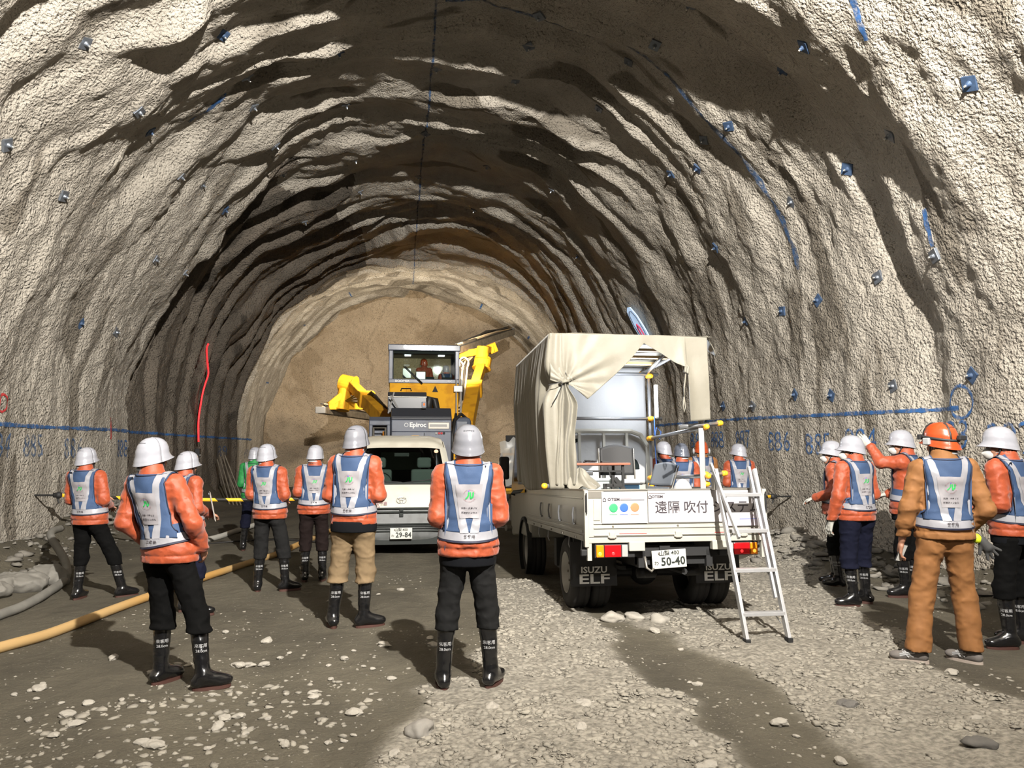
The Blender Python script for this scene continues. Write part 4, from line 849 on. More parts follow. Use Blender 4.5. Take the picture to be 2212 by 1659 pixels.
gf.cap((0, 0, -.01), (0, 0, -.08), .034, .036, .02).cap((-.03, 0, -.04), (-.075, .01, -.09), .014, .012, .01); gf.build('glove_pair', M_gg, gl)
MB().ell((-.02, -.01, .02), (.035, .03, .04), 14, 10).build('yellow_clip', M_yel, gl, smooth=True)
# ================================================================ THE FLATBED TRUCK
M_tw = mat('truck_white_paint', (163, 161, 152), .38, coat=.3, dirt=(160, 156, 146), vscale=5)
M_chas = mat('chassis_black', (22, 22, 22), .7); M_tyre = mat('tyre_rubber', (38, 37, 36), .85, bump=(30, .3, .004)); M_rim = mat('steel_wheel', (147, 146, 141), .45, .5)
M_flap = mat('mud_flap_rubber', (30, 30, 31), .65); M_chr = mat('worn_steel_trim', (132, 128, 120), .4, .6); M_amb = mat('amber_lens', (232, 130, 20), .2, coat=.6)
M_redl = mat('red_lens', (176, 16, 22), .2, coat=.6); M_clr = mat('clear_lens', (156, 154, 151), .2, coat=.6); M_plate = mat('number_plate', (186, 186, 178), .5); M_pgreen = mat('plate_ink', (24, 30, 26), .6)
M_galv = mat('scaffold_pipe', (150, 152, 156), .35, .75); M_ycap = mat('yellow_clamp_cap', (240, 172, 40), .5); M_alu = mat('aluminium', (173, 173, 174), .4, .45, var=.06)
M_can = mat('cream_tarpaulin', (116, 112, 100), .6, bump=(9, .25, .02), sheen=.1); M_canin = mat('pale_tarpaulin', (173, 173, 173), .7, bump=(7, .3, .02))
M_redref = mat('red_reflector', (176, 20, 26), .3); M_paper = mat('white_paper', (166, 162, 163), .7); M_grn = mat('green_disc', (46, 140, 92), .5); M_blud = mat('blue_disc', (44, 88, 190), .5); M_ord = mat('orange_disc', (232, 112, 76), .5)
M_glass = bpy.data.materials.new('window_glass'); M_glass.use_nodes = True
def _glass(nt, tint, refl):
    N, K = nt.nodes, nt.links; N.remove(N['Principled BSDF']); tr = N.new('ShaderNodeBsdfTransparent'); tr.inputs[0].default_value = (*tint, 1)
    g = N.new('ShaderNodeBsdfGlossy'); g.inputs['Roughness'].default_value = .05; mx = N.new('ShaderNodeMixShader'); fr = N.new('ShaderNodeFresnel'); fr.inputs[0].default_value = refl
    K.new(fr.outputs[0], mx.inputs[0]); K.new(tr.outputs[0], mx.inputs[1]); K.new(g.outputs[0], mx.inputs[2]); K.new(mx.outputs[0], N['Material Output'].inputs[0])
_glass(M_glass.node_tree, (.62, .70, .66), 1.5)
TY, TX = 7.95, 2.575; TP = radians(2.6)
tr = thing('flatbed_truck', 'white flatbed truck seen from behind with dropside bed and number plate 50-40', 'truck', (TX, TY, 0), (-TP, 0, 0))
TW = tr.matrix_basis.copy(); MTR = Matrix.Translation((TX, TY, 0)) @ Matrix.Rotation(-TP, 4, 'X')
def wheel(x, y, r, wd, parent, outer, name='wheel'):
    wm = MB().lathe([(r * .58, -wd / 2), (r * .80, -wd / 2 - .008), (r * .95, -wd * .46), (r, -wd * .36), (r, -wd * .22), (r * .982, -wd * .2), (r * .982, -wd * .16), (r, -wd * .14), (r, wd * .14), (r * .982, wd * .16), (r * .982, wd * .2), (r, wd * .22), (r, wd * .36), (r * .95, wd * .46), (r * .80, wd / 2 + .008), (r * .58, wd / 2)], (x, y, r), 'x', 40, closed=True).build(name, M_tyre, parent, smooth=True)
    for v in [0]:
        MB().lathe([(r * .585, outer * wd * .52), (r * .56, outer * wd * .50), (r * .52, outer * wd * .1), (r * .40, outer * wd * .02), (r * .36, outer * wd * .22), (r * .2, outer * wd * .25), (0, outer * wd * .25)], (x, y, r), 'x', 32).build('rim', M_rim, wm, smooth=True)
        mb = MB()
        for k in range(6): a = k * pi / 3; mb.cyl((x + outer * wd * .22, y + cos(a) * r * .28, r + sin(a) * r * .28), (x + outer * wd * .32, y + cos(a) * r * .28, r + sin(a) * r * .28), .014, 6)
        mb.build('wheel_nut', M_chr, wm)
    return wm
for sx in (-1, 1):
    wheel(sx * .735, 0, .36, .19, tr, sx); wheel(sx * .525, 0, .36, .19, tr, sx); wheel(sx * .70, 2.6, .37, .20, tr, sx)
def lp(z, y=-1.05): return z - .046
# chassis
mb = MB()
for sx in (-1, 1): mb.b2((sx * .30, -1.0, .50), (sx * .36, 3.2, .66))
for y in (-.95, -.3, .5, 1.3, 2.1): mb.b2((-.36, y, .52), (.36, y + .06, .64))
mb.cyl((-.5, 0, .36), (.5, 0, .36), .06, 12).ell((0, 0, .36), (.15, .16, .15)).cyl((0, 0, .38), (0, 2.2, .5), .035, 8)
for sx in (-1, 1): mb.bar((sx * .40, -.62, .46), (sx * .40, .62, .46), .06, .035).b2((sx * .45 - .03, -.1, .4), (sx * .45 + .03, .1, .6))
mb.cyl((.25, .7, .42), (.25, 1.4, .42), .11, 14).cyl((.1, -.95, .45), (.1, .5, .45), .03, 8).b2((-.7, .75, .30), (-.42, 1.15, .62)).b2((.45, .7, .3), (.72, 1.5, .6)).cyl((-.56, 1.25, .28), (-.56, 1.25, .52), .09, 14)
mb.b2((-.62, -1.0, .60), (.62, -.94, .68)); mb.build('chassis', M_chas, tr)
for sx in (-1, 1):
    MB().add([(sx * .41, -.44, .27), (sx * .88, -.44, .27), (sx * .88, -.42, .70), (sx * .41, -.42, .70)], [(0, 1, 2, 3)]).build('mud_flap', M_flap, tr, solid=.012)
    letters('flap_lettering', 'ISUZU', .085, lambda x, y, sx=sx: (sx * .645 + x, -.452, .425 + y), mat('flap_print', (215, 215, 212), .5), tr, bold=.002, sx=1.15)
    letters('flap_lettering', 'ELF', .125, lambda x, y, sx=sx: (sx * .645 + x, -.452, .335 + y), MATS['flap_print'], tr, bold=.003, sx=1.75)
    MB().b2((sx * .84, -.42, .62), (sx * .40, -.38, .74)).build('flap_hanger', M_chas, tr)
# bed frame and floor
MB().b2((-.855, -1.05, .76), (.855, 2.15, .82)).build('bed_floor', M_tw, tr, bev=.006)
MB().b2((-.86, -1.075, .735), (.86, -1.03, .785)).build('rear_sill', M_tw, tr, bev=.005)
for x in (-.40, .40): MB().b2((x - .075, -1.10, .66), (x + .075, -1.03, .745)).build('sill_bracket', M_tw, tr, bev=.006)
# tail gate with panels, hinges, reflector strips
tg = MB().b2((-.845, -1.075, .79), (.845, -1.045, 1.205)).build('tail_gate', M_tw, tr, bev=.004)
mb = MB()
for z, h in ((.80, .012), (.865, .014), (.905, .01)): mb.b2((-.80, -1.085, z), (.80, -1.07, z + h))
mb.b2((-.80, -1.083, .94), (-.74, -1.07, 1.13)); mb.build('pressing', M_tw, tg, bev=.003)
MB().b2((-.845, -1.082, 1.205), (.845, -1.035, 1.222)).b2((-.845, -1.08, 1.14), (-.70, -1.074, 1.205)).b2((.79, -1.08, 1.11), (.845, -1.074, 1.205)).build('edge_strip', M_chr, tg, bev=.002)
for x in (-.63, .0, .64): MB().b2((x - .028, -1.10, .775), (x + .028, -1.06, .835)).cyl((x - .04, -1.085, .79), (x + .04, -1.085, .79), .012).build('hinge', M_tw, tg, bev=.008)
for x0 in (-.56, .36): MB().b2((x0, -1.082, .806), (x0 + .26, -1.075, .818)).build('reflector_strip', M_redref, tg)
for x in (-.62, 0, .62): MB().cyl((x, -1.092, .885), (x, -1.078, .885), .008, 8).build('bolt', M_chr, tg)
for sx in (-1, 1):
    MB().b2((sx * .845, -1.085, .70), (sx * .885, -1.02, 1.215)).build('corner_post', M_tw, tr, bev=.006)
    MB().b2((sx * .88, -1.095, 1.02), (sx * .862, -1.085, 1.17)).cyl((sx * .87, -1.10, 1.0), (sx * .87, -1.10, 1.19), .006, 6).build('latch', M_chas, tr)
    # side gate
    sg = MB().b2((sx * .845, -1.02, .80), (sx * .872, 2.13, 1.21)).build('side_gate', M_tw, tr, bev=.004)
    MB().b2((sx * .84, -1.02, 1.205), (sx * .877, 2.13, 1.224)).build('edge_strip', M_chr, sg); MB().b2((sx * .872, -.98, .825), (sx * .884, 2.1, .85)).b2((sx * .872, -.98, .87), (sx * .880, 2.1, .885)).b2((sx * .872, -.98, 1.13), (sx * .880, 2.1, 1.145)).b2((sx * .872, -.98, .75), (sx * .88, 2.13, .80)).build('pressing', M_tw, sg, bev=.004)
    for y in (-.62, .05, .6, 1.1): MB().tube([(sx * .885, y - .01, 1.05), (sx * .893, y, .98), (sx * .885, y, .90)], .009, 8).b2((sx * .872, y - .05, .885), (sx * .892, y + .05, .90)).build('rope_hook', M_galv, sg)
    for y in (-.7, -.1, .5, 1.1, 1.6): MB().b2((sx * .872, y - .03, .762), (sx * .89, y + .03, .782)).build('latch', M_chr, sg)
    mb = MB()
    for y in (-.75, -.2, .9, 1.5): mb.tube([(sx * .83, y, .76), (sx * .84, y, .66), (sx * .82, y + .03, .62)], .007, 6)
    mb.build('rope_hook', M_galv, tr)
    # tail lamps
    base = sx * .60; lm = MB().b2((base - .19, -1.06, .60), (base + .19, -1.0, .725)).build('tail_lamp', M_chas, tr, bev=.008)
    o3 = [(sx * .178, sx * .108, M_amb), (sx * .10, -sx * .055, M_redl), (-sx * .062, -sx * .118, M_clr)]
    for a, b_, m_l in o3: MB().b2((base + a, -1.078, .608), (base + b_, -1.055, .717)).build('lens', m_l, lm, bev=.006)
    MB().ell((base + sx * .145, -1.076, .64), (.018, .006, .018)).build('bulb', mat('lit_amber', (255, 170, 60), .3, emit=1.2), lm); MB().ell((base + sx * .02, -1.076, .64), (.016, .006, .016)).build('bulb', mat('lit_red', (255, 50, 50), .3, emit=1.0), lm)
    MB().b2((sx * .85, -1.06, .62), (sx * .915, -1.0, .68)).build('side_lamp', M_chas, tr, bev=.01); MB().b2((sx * .82, -1.07, .58), (sx * .86, -1.03, .74)).build('lamp_bracket', M_tw, tr)
# number plate
def plate(par, c, text1, text2, kana, rot=0, ink=None):
    R_ = Matrix.Rotation(rot, 3, 'Y'); Cc = Vector(c)
    p = MB().box(Cc, (.33, .006, .165), R_).build('number_plate', M_plate, par, bev=.004); ink = ink or M_pgreen
    f = lambda dx, dz: (lambda x, y: tuple(Cc + R_ @ Vector((dx + x, -.0055, dz + y))))
    letters('plate_lettering', text1, .052, f(.0, .052), ink, p, bold=.0008); letters('plate_lettering', text2, .105, f(.035, -.026), ink, p, bold=.003, sx=.92, spacing=1.05); letters('plate_lettering', kana, .045, f(-.125, -.035), ink, p, bold=.0005)
    MB().cyl(Cc + R_ @ Vector((-.095, -.003, .055)), Cc + R_ @ Vector((-.095, -.011, .055)), .011, 12).cyl(Cc + R_ @ Vector((.095, -.003, .058)), Cc + R_ @ Vector((.095, -.009, .058)), .006, 10).build('seal', M_chr, p)
plate(tr, (-.075, -1.03, .578), '山梨 400', '50-40', 'わ', radians(-3))
MB().b2((-.16, -1.02, .655), (-.06, -.98, .70)).b2((-.30, -.98, .49), (-.27, -.96, .66)).build('plate_bracket', M_chas, tr)
MB().tube([(-.30, -1.0, .60), (-.29, -1.02, .50), (-.25, -1.04, .47), (-.22, -1.02, .50)], .012, 8).build('tow_hook', M_chr, tr, smooth=True)
MB().cyl((-.30, -.75, .42), (-.12, -.75, .42), .045, 14).build('silencer', M_chas, tr, smooth=True); MB().cyl((.20, -.7, .42), (.34, -.7, .42), .04, 14).build('silencer', M_chas, tr, smooth=True)
# cab
cabp = [(2.25, .55), (3.05, .55), (3.82, .48), (3.93, .62), (3.93, 1.15), (3.78, 1.45), (3.42, 2.02), (2.62, 2.08), (2.28, 2.0)]
cb_ = MB().prism(cabp, -.83, .83, 0).build('cab', M_tw, tr, bev=.03)
MB().b2((-.72, 2.24, 1.45), (.72, 2.26, 1.88)).build('rear_window', mat('dark_window', (28, 34, 34), .1, coat=.5), cb_, bev=.01)
for sx in (-1, 1):
    MB().add([(sx * .836, 2.45, 1.30), (sx * .836, 3.55, 1.30), (sx * .836, 3.35, 1.92), (sx * .836, 2.45, 1.92)], [(0, 1, 2, 3)]).build('side_window', MATS['dark_window'], cb_, solid=.006)
    MB().lathe([(.40, sx * .80), (.40, sx * .86), (.36, sx * .86)], (0, 2.6, .42), 'x', 24).build('wheel_arch', M_chas, cb_)
    MB().b2((sx * .835, 2.5, 1.15), (sx * .845, 2.68, 1.19)).build('door_handle', M_chas, cb_)
    mr = MB().box((sx * 1.0, 3.45, 1.50), (.15, .07, .34)).build('mirror', M_flap, cb_, bev=.03); MB().tube([(sx * .83, 3.5, 1.10), (sx * .98, 3.48, 1.14), (sx * 1.0, 3.47, 1.35)], .014, 8).build('mirror_arm', M_chas, mr)
    MB().cyl((sx * .86, 3.75, .60), (sx * .94, 3.72, .60), .045, 14).build('corner_lamp', M_chr, cb_)
# cab guard frame at the front of the bed
gd = MB(); pts = [(-.80, 2.12, .82), (-.80, 2.12, 1.80), (-.72, 2.12, 1.93), (-.6, 2.12, 1.97), (.56, 2.12, 1.97), (.70, 2.12, 1.92), (.80, 2.12, 1.76), (.80, 2.12, .82)]
gd.tube(pts, .033, 8)
for x in (-.5, -.16, .18, .50): gd.b2((x - .018, 2.10, .82), (x + .018, 2.14, 1.96))
gd.build('guard_frame', M_tw, tr, smooth=False)
MB().b2((-.84, 2.14, .82), (.84, 2.17, 1.25)).build('front_board', M_tw, tr)
# wheel-side dark tank, battery box
MB().b2((-.80, .62, .36), (-.50, .75, .66)).build('toolbox', M_chas, tr)

def on_truck(name, label, cat, p, rot=(0, 0, 0), group=None):
    q = MTR @ Vector(p); return thing(name, label, cat, q, (rot[0] - TP, rot[1], rot[2]), group)
# ---- scaffold-pipe shelter frame
sf = on_truck('pipe_frame', 'scaffold pipe frame with yellow end caps standing on the truck bed', 'frame', (0, 0, 0))
def pipe(p, q, caps=(1, 1), name='pipe'):
    o = MB().cyl(p, q, .0225, 12).build(name, M_galv, sf, smooth=True); d = (Vector(q) - Vector(p)).normalized()
    for k, e in enumerate((Vector(p), Vector(q))):
        if caps[k]: e2 = e + d * (.035 if k else -.035); MB().cyl(e, e2, .031, 12).ell(e2, (.031, .031, .031), 12, 8).build('end_cap', M_ycap, o, smooth=True)
def clamp(p, name='clamp'): MB().box(p, (.085, .085, .06)).ell((p[0], p[1] - .03, p[2]), (.05, .04, .035), 12, 8).build(name, M_ycap, sf, bev=.015)
XR, XL = .765, -.93
pipe((XR, 1.9, .85), (XR, 1.9, 2.80), (0, 0)); pipe((XR, .12, .85), (XR, .12, 1.98), (0, 0)); pipe((XL, 1.9, 1.23), (XL, 1.9, 2.83), (0, 0)); pipe((XL, .12, 1.23), (XL, .12, 2.83), (0, 0))
pipe((XR, 1.95, 1.86), (XR, .02, 1.88)); pipe((XR, 1.95, 1.335), (XR, .02, 1.345)); pipe((-1.0, 1.86, 2.12), (.92, 1.86, 2.12), (0, 0)); pipe((-1.0, 1.86, 2.72), (.88, 1.86, 2.72), (0, 0))
pipe((-.98, .08, 2.845), (.82, .08, 2.845), (0, 0)); pipe((XL - .03, .02, 2.81), (XL - .03, 2.2, 2.81), (0, 0)); pipe((XR - .05, -.02, 2.81), (XR, 2.2, 2.78), (0, 1)); pipe((.55, .60, 2.80), (.74, 1.9, 2.74), (0, 0)); pipe((-1.06, -.10, 1.25), (-.75, .5, 1.25), (1, 0)); pipe((-.92, .1, 1.38), (-.5, .1, 1.38), (1, 0)); pipe((XR - .3, .02, 1.88), (XR + .14, .02, 1.92), (0, 1)); pipe((XR + .02, .04, 1.36), (XR + .17, .02, 1.37), (0, 1))
for z in (1.335, 1.86, 2.12, 2.70): clamp((XR, 1.88, z))
for z in (1.36, 1.88, 1.26): clamp((XR, .10, z))
clamp((XR, 1.9, 1.24)); clamp((.83, .3, 2.72))
MB().box((XR - .045, .04, 1.52), (.06, .012, 1.22)).build('flat_bar', M_alu, sf, bev=.002)
# battens under the roof
mb = MB()
for y in (.5, 1.0, 1.5): mb.b2((-.95, y, 2.80), (.8, y + .09, 2.83))
mb.build('batten', mat('plywood', (206, 176, 130), .7, var=.1), sf)
# ---- tarpaulin
tp = on_truck('tarpaulin', 'cream tarpaulin draped over the pipe frame, its rear flap tied open', 'tarpaulin', (0, 0, 0))
def fold(s_, k, a): return a * float(noise(s_ * k, 1.7, 3.1)) 
grid('roof_sheet', lambda u, v: (-.985 + 1.83 * u, -.06 + 2.36 * v, 2.875 + .012 * float(noise(u * 6, v * 7)) - .014 * sin(pi * ((v * 4) % 1)) + .0 * u), 40, 40, M_can, tp, solid=.004)
def side(u, v):        # left wall, u along the truck, v down
    wr_ = max(0, .06 - u) / .06; u = max(0, u - .06) / .94; y = -.05 + 2.32 * u - .03 * min(1, wr_ * 2); zb = 1.22 - .05 * u + .16 * max(0, u - .55) * 2; z = 2.87 + (zb - 2.87) * v; bul = sin(pi * min(1, v * 1.02)) * .05 * (1 - u * .4)
    pl = .028 * float(noise(y * 9, z * .5, 2)) + .014 * float(noise(y * 22, z * .8, 4)) + .03 * float(noise(y * 2.2, z * 1.2, 8)); tie = math.exp(-((z - 2.33) / .12) ** 2) * math.exp(-(y / .18) ** 2)
    return (-.99 - bul * (1 - wr_) + pl * min(1, v * 3) * (1 - wr_) + tie * .09 + .14 * wr_, y + tie * .05 + .012 * sin(wr_ * 9) * wr_, z)
grid('left_side_sheet', side, 150, 60, M_can, tp, solid=.004)
grid('front_sheet', lambda u, v: (-.98 + (1.80 + .0) * u, 2.235 + .02 * float(noise(u * 9, v * 2)) + .012 * float(noise(u * 3 + v * 3, v * 5)), 2.86 - 1.60 * v), 50, 40, M_canin, tp, solid=.004)
# rear valance with the inverted V
bx = [(-.985, 2.37), (-.93, 2.35), (-.86, 2.345), (-.81, 2.35), (-.75, 2.30), (-.585, 2.165), (-.50, 2.23), (-.40, 2.32), (-.25, 2.45), (-.10, 2.60), (.02, 2.74), (.062, 2.785), (.15, 2.74), (.28, 2.66), (.40, 2.58), (.50, 2.525), (.532, 2.535), (.542, 1.93), (.74, 1.95), (.79, 1.955)]
def zbot(x):
    for (x0, z0), (x1, z1) in zip(bx[:-1], bx[1:]):
        if x <= x1 + 1e-6: return z0 + (z1 - z0) * (x - x0) / (x1 - x0)
    return bx[-1][1]
XSr = sorted(set([round(-.985 + i * .0145, 4) for i in range(123)] + [a for a, b_ in bx]))
def rear(u, v):
    i = u * (len(XSr) - 1); x = XSr[int(round(i))]; zb = zbot(x); z = 2.875 + (zb - 2.875) * v
    dt = math.hypot(x + .82, (z - 2.34) * 1.0); ang = atan2(z - 2.34, x + .82)
    rad = .045 * float(noise(ang * 5.5, 2.2, dt * 1.2)) * math.exp(-dt / .40) * min(1, dt / .06) * 1.3; dr = .018 * float(noise(x * 7 + z * 1.5, z * .8, 5))
    g = .05 * math.exp(-((x - .515) / .06) ** 2) * v
    return (x + .0, -.065 + rad + dr * v + .02 * float(noise(x * 3, z * 3)) - g, z)
grid('rear_flap', rear, len(XSr) - 1, 46, M_can, tp, solid=.004)
def curtain(u, v):     # gathered at the tie, spreading below it
    z = 2.36 - 1.10 * v; wdt = .04 + .17 * sstep(0, .25, v) * (1 + .12 * sin(v * 9)); x0 = -.84 - .02 * v; x = x0 + (u - .42) * wdt * 1.1
    return (float(x), float(-.085 + .035 * sin(u * 2 * pi * 2.7 + v * 2 + 1.2 * float(noise(u * 3, v * 3))) * (.4 + .6 * sstep(0, .3, v)) + .02 * float(noise(u * 5, v * 6)) + .03 * v), float(z))
grid('tied_curtain', curtain, 60, 60, M_can, tp, solid=.004)
MB().tube([(-.835 + .045 * cos(a), -.075 + .05 * sin(a), 2.345 + .01 * cos(a)) for a in np.linspace(0, 2 * pi, 17)], .014, 8).build('tie', M_can, tp, smooth=True)
MB().tube([(-.86, -.12, 2.345), (-.93, -.13, 2.325), (-1.01, -.10, 2.31)], .005, 5).tube([(-.86, -.12, 2.33), (-.92, -.13, 2.20), (-.98, -.12, 2.10)], .004, 5).build('tie_cord', M_strap, tp)
def heap(u, v):
    a = 2 * pi * u; r = .17 * (1 - v) ** .6 * (1 + .25 * sin(a * 5 + v * 4)); return (-.66 + r * 1.15 * cos(a), .02 + r * .8 * sin(a), 1.225 + .20 * v ** 1.2 + .02 * sin(a * 7))
grid('bunched_end', heap, 60, 16, M_can, tp, solid=.004)
grid('corner_flap', lambda u, v: (.80 + .12 * u, -.05 + .03 * sin(u * 5) + .1 * u + .25 * v, 2.885 - (.05 + .13 * u) * (1 - v * .5) * u * 1.2), 10, 10, M_can, tp, solid=.004)
MB().cyl((-.585, -.075, 2.19), (-.585, -.085, 2.19), .016, 14).build('eyelet', M_chr, tp)
MB().tube([(.52, -.10, 2.55), (.50, -.11, 2.47), (.525, -.12, 2.45), (.54, -.11, 2.52), (.515, -.10, 2.55)], .016, 6).tube([(.515, -.1, 2.47), (.49, -.1, 2.30), (.485, -.1, 2.20)], .008, 6).tube([(.485, -.1, 2.20), (.47, -.1, 2.10), (.478, -.1, 2.03), (.495, -.1, 2.08), (.485, -.1, 2.19)], .007, 6).build('tie_loop', M_can, tp, smooth=True)
# tube lamp on the post
tl = on_truck('tube_lamp', 'slim white tube lamp strapped upright to the pipe post', 'lamp', (.84, 1.84, 2.35))
MB().box((0, 0, 0), (.05, .05, .46)).build('housing', M_tw, tl, bev=.008); MB().box((0, -.028, 0), (.03, .012, .42)).build('tube', mat('lamp_tube', (235, 242, 255), .4, emit=1.6), tl)
cbm = on_truck('blue_cable', 'thin blue cable hanging down the pipe post', 'cable', (0, 0, 0)); MB().tube([(.80, 1.82, 2.15), (.79, 1.80, 1.9), (.86, 1.80, 1.84), (.88, 1.8, 1.94), (.82, 1.8, 2.0), (.79, 1.80, 1.86), (.80, 1.79, 1.5), (.75, 1.7, 1.2), (.68, 1.6, .86)], .008, 6).build('cable', mat('blue_cable_sheath', (70, 110, 180), .5), cbm, smooth=True)
# ---- furniture on the bed
tb = on_truck('folding_table', 'brown topped folding table with black legs inside the shelter', 'table', (-.28, .85, .82))
MB().b2((-.45, -.25, .66), (.36, .25, .685)).build('table_top', mat('brown_laminate', (146, 84, 62), .5), tb, bev=.004)
mb = MB()
for x in (-.38, .28):
    for y in (-.2, .2): MB().b2((x - .014, y - .014, 0), (x + .014, y + .014, .66)).build('leg', M_chas, tb)
MB().b2((-.40, -.21, .58), (.30, -.19, .60)).b2((-.38, -.205, .34), (.28, -.195, .36)).bar((.1, -.2, .64), (.2, -.2, .30), .014, .014).build('rail', M_chas, tb)
dv = on_truck('cable_tangle', 'dark device and coiled leads on the folding table', 'device', (-.42, .82, 1.507)); MB().box((-.12, 0, .012), (.16, .12, .024)).box((.25, -.05, .012), (.10, .06, .02)).tube([(0, 0, .01), (.07, .05, .03), (.13, -.02, .02), (.07, -.06, .02), (.01, -.02, .03), (.08, .03, .02), (.16, 0, .02)], .01, 6).build('device', M_strap, dv, bev=.003)
def chair(label, p, rot, folded, m_seat):
    c = on_truck('folding_chair', label, 'chair', p, rot, 'folding chairs in the shelter')
    grid('backrest', lambda u, v: (-.21 + .42 * u, .03 * sin(pi * u) + .05 * v, .55 + .33 * v + .05 * v * sin(pi * u)), 14, 10, m_seat, c, solid=.02)
    MB().b2((-.05, .085, .86), (.05, .10, .89)).build('handle_slot', M_clr, c, bev=.01)
    if folded: MB().b2((-.2, -.04, .16), (.2, -.01, .52)).build('seat', m_seat, c, bev=.01)
    else: MB().b2((-.21, -.42, .43), (.21, -.02, .455)).build('seat', m_seat, c, bev=.01)
    for sx in (-1, 1):
        MB().tube([(sx * .22, .08, .88), (sx * .22, .0, .45), (sx * .22, -.35 if not folded else -.04, .0)], .011, 8).build('leg', M_chr, c, smooth=True); MB().tube([(sx * .20, .0 if not folded else .02, .44), (sx * .20, .25 if not folded else .04, 0)], .011, 8).build('leg', M_chr, c, smooth=True)
    return c
chair('black folding chair with rounded back behind the table', (.11, 1.25, .82), (0, 0, radians(-4)), False, M_flap)
chair('grey folding chair seen side-on in front of the pipe post', (.46, .95, .82), (radians(-14), 0, radians(-58)), True, mat('grey_chair_plastic', (84, 88, 94), .6)).scale = (.8, .8, .80)
bb = on_truck('cool_box', 'pale blue plastic box under the folding chair', 'box', (.10, 1.15, .82)); MB().b2((-.22, -.14, 0), (.22, .16, .44)).build('box_body', mat('pale_blue_plastic', (112, 164, 214), .5), bb, bev=.02); MB().b2((-.22, -.145, .44), (.22, .165, .50)).build('lid', mat('pale_plastic', (206, 214, 214), .5), bb, bev=.01)
cl = on_truck('storage_box', 'translucent grey plastic storage box near the tailgate', 'box', (-.42, .42, .82)); MB().b2((-.26, -.17, 0), (.26, .17, .50)).build('box_body', mat('translucent_plastic', (176, 184, 184), .35, alpha=.62), cl, bev=.02); MB().b2((-.28, -.19, .48), (.28, .19, .51)).build('rim', MATS['translucent_plastic'], cl, bev=.006)
gc = on_truck('black_clamp', 'black clamp tool standing in front of the storage box', 'tool', (-.26, .15, 1.03)); MB().b2((-.02, -.02, 0), (.01, .02, .33)).b2((-.10, -.02, .20), (.10, .02, .24)).b2((-.11, -.02, .10), (-.07, .02, .24)).bar((.02, 0, .30), (.13, 0, .16), .03, .05).build('clamp', M_chas, gc, bev=.006)
wb = on_truck('white_bag', 'white bag slumped by the pipe post beside the grey chair', 'bag', (.66, .5, .82)); MB().ell((0, 0, .24), (.13, .13, .26)).build('bag', M_canin, wb, smooth=True)
# ---- posters on the tail gate
def poster(label, x0, x1, z0, z1, parts):
    o = on_truck('poster', label, 'poster', ((x0 + x1) / 2, -1.092, (z0 + z1) / 2)); cx_, cz_ = (x0 + x1) / 2, (z0 + z1) / 2
    sh_ = MB().b2((x0 - cx_, -.002, z0 - cz_), (x1 - cx_, .002, z1 - cz_)).build('sheet', M_paper, o)
    L = lambda tx, sz, x, z, m=M_ink, **k: letters('poster_lettering', tx, sz, lambda a, b_: (x - cx_ + a, -.0045, z - cz_ + b_), m, o, **k)
    D = lambda x, z, r, m: MB().lathe([(0, -.0055), (r * .8, -.005), (r, -.0035)], (x - cx_, 0, z - cz_), 'y', 28).add([(x - cx_ - r * 1.12, -.004, z - cz_), (x - cx_ - r * .8, -.004, z - cz_ + r * .3), (x - cx_ - r * .8, -.004, z - cz_ - r * .3)], [(0, 1, 2)]).build('disc', m, o)
    B = lambda a, b_, c, d, m: MB().b2((a - cx_, -.0045, b_ - cz_), (c - cx_, -.0035, d - cz_)).build('rule', m, o)
    parts(L, D, B); return o
def pa(L, D, B):
    L('OTISM', .036, -.612, 1.128, bold=.001, sx=1.1); B(-.55, 1.132, -.44, 1.135, M_ring); B(-.55, 1.120, -.32, 1.125, M_ink); D(-.615, 1.052, .041, M_grn); D(-.515, 1.054, .040, M_blud); D(-.412, 1.056, .041, M_ord)
    for x, m in ((-.615, M_grn), (-.515, M_blud), (-.412, M_ord)): B(x - .04, .990, x + .035, .994, m); B(x - .022, 1.056, x + .022, 1.060, M_ink)
poster('white poster with green, blue and orange discs on the left of the tailgate', -.725, -.295, .912, 1.20, pa)
def pb(L, D, B):
    L('OTISM', .034, -.195, 1.150, bold=.001, sx=1.1); B(-.28, 1.180, -.12, 1.183, M_ink); L('遠隔 吹付 システム', .122, .30, 1.045, bold=.001, sx=1.0)
poster('long white poster with large black Japanese lettering on the tailgate', -.285, .79, .915, 1.205, pb)
ps = on_truck('taped_sheet', 'small lilac-grey sheet below the lettering behind the ladder', 'sheet', (.64, -1.097, .925)); MB().b2((-.18, -.002, -.05), (.14, .002, .05)).build('sheet', mat('lilac_paper', (176, 166, 176), .7), ps); MB().b2((-.04, -.004, .01), (.13, -.002, .014)).build('rule', M_blud, ps)
# little house marks before the poster names
for nm, x, z, q in (('house_mark', -.70, 1.128, 'left'), ('house_mark', -.265, 1.150, 'long')):
    o_ = [o for o in C.objects if o.name.startswith('poster') and o.parent is None][0 if q == 'left' else 1]; ox = o_.matrix_basis.inverted() @ (MTR @ Vector((x, -1.098, z)))
    MB().tube([ox + Vector((-.014, 0, -.014)), ox + Vector((-.012, 0, .004)), ox + Vector((0, 0, .015)), ox + Vector((.012, 0, .004)), ox + Vector((.014, 0, -.014)), ox + Vector((-.014, 0, -.014))], .0028, 4).build('house_mark', M_ink, o_)
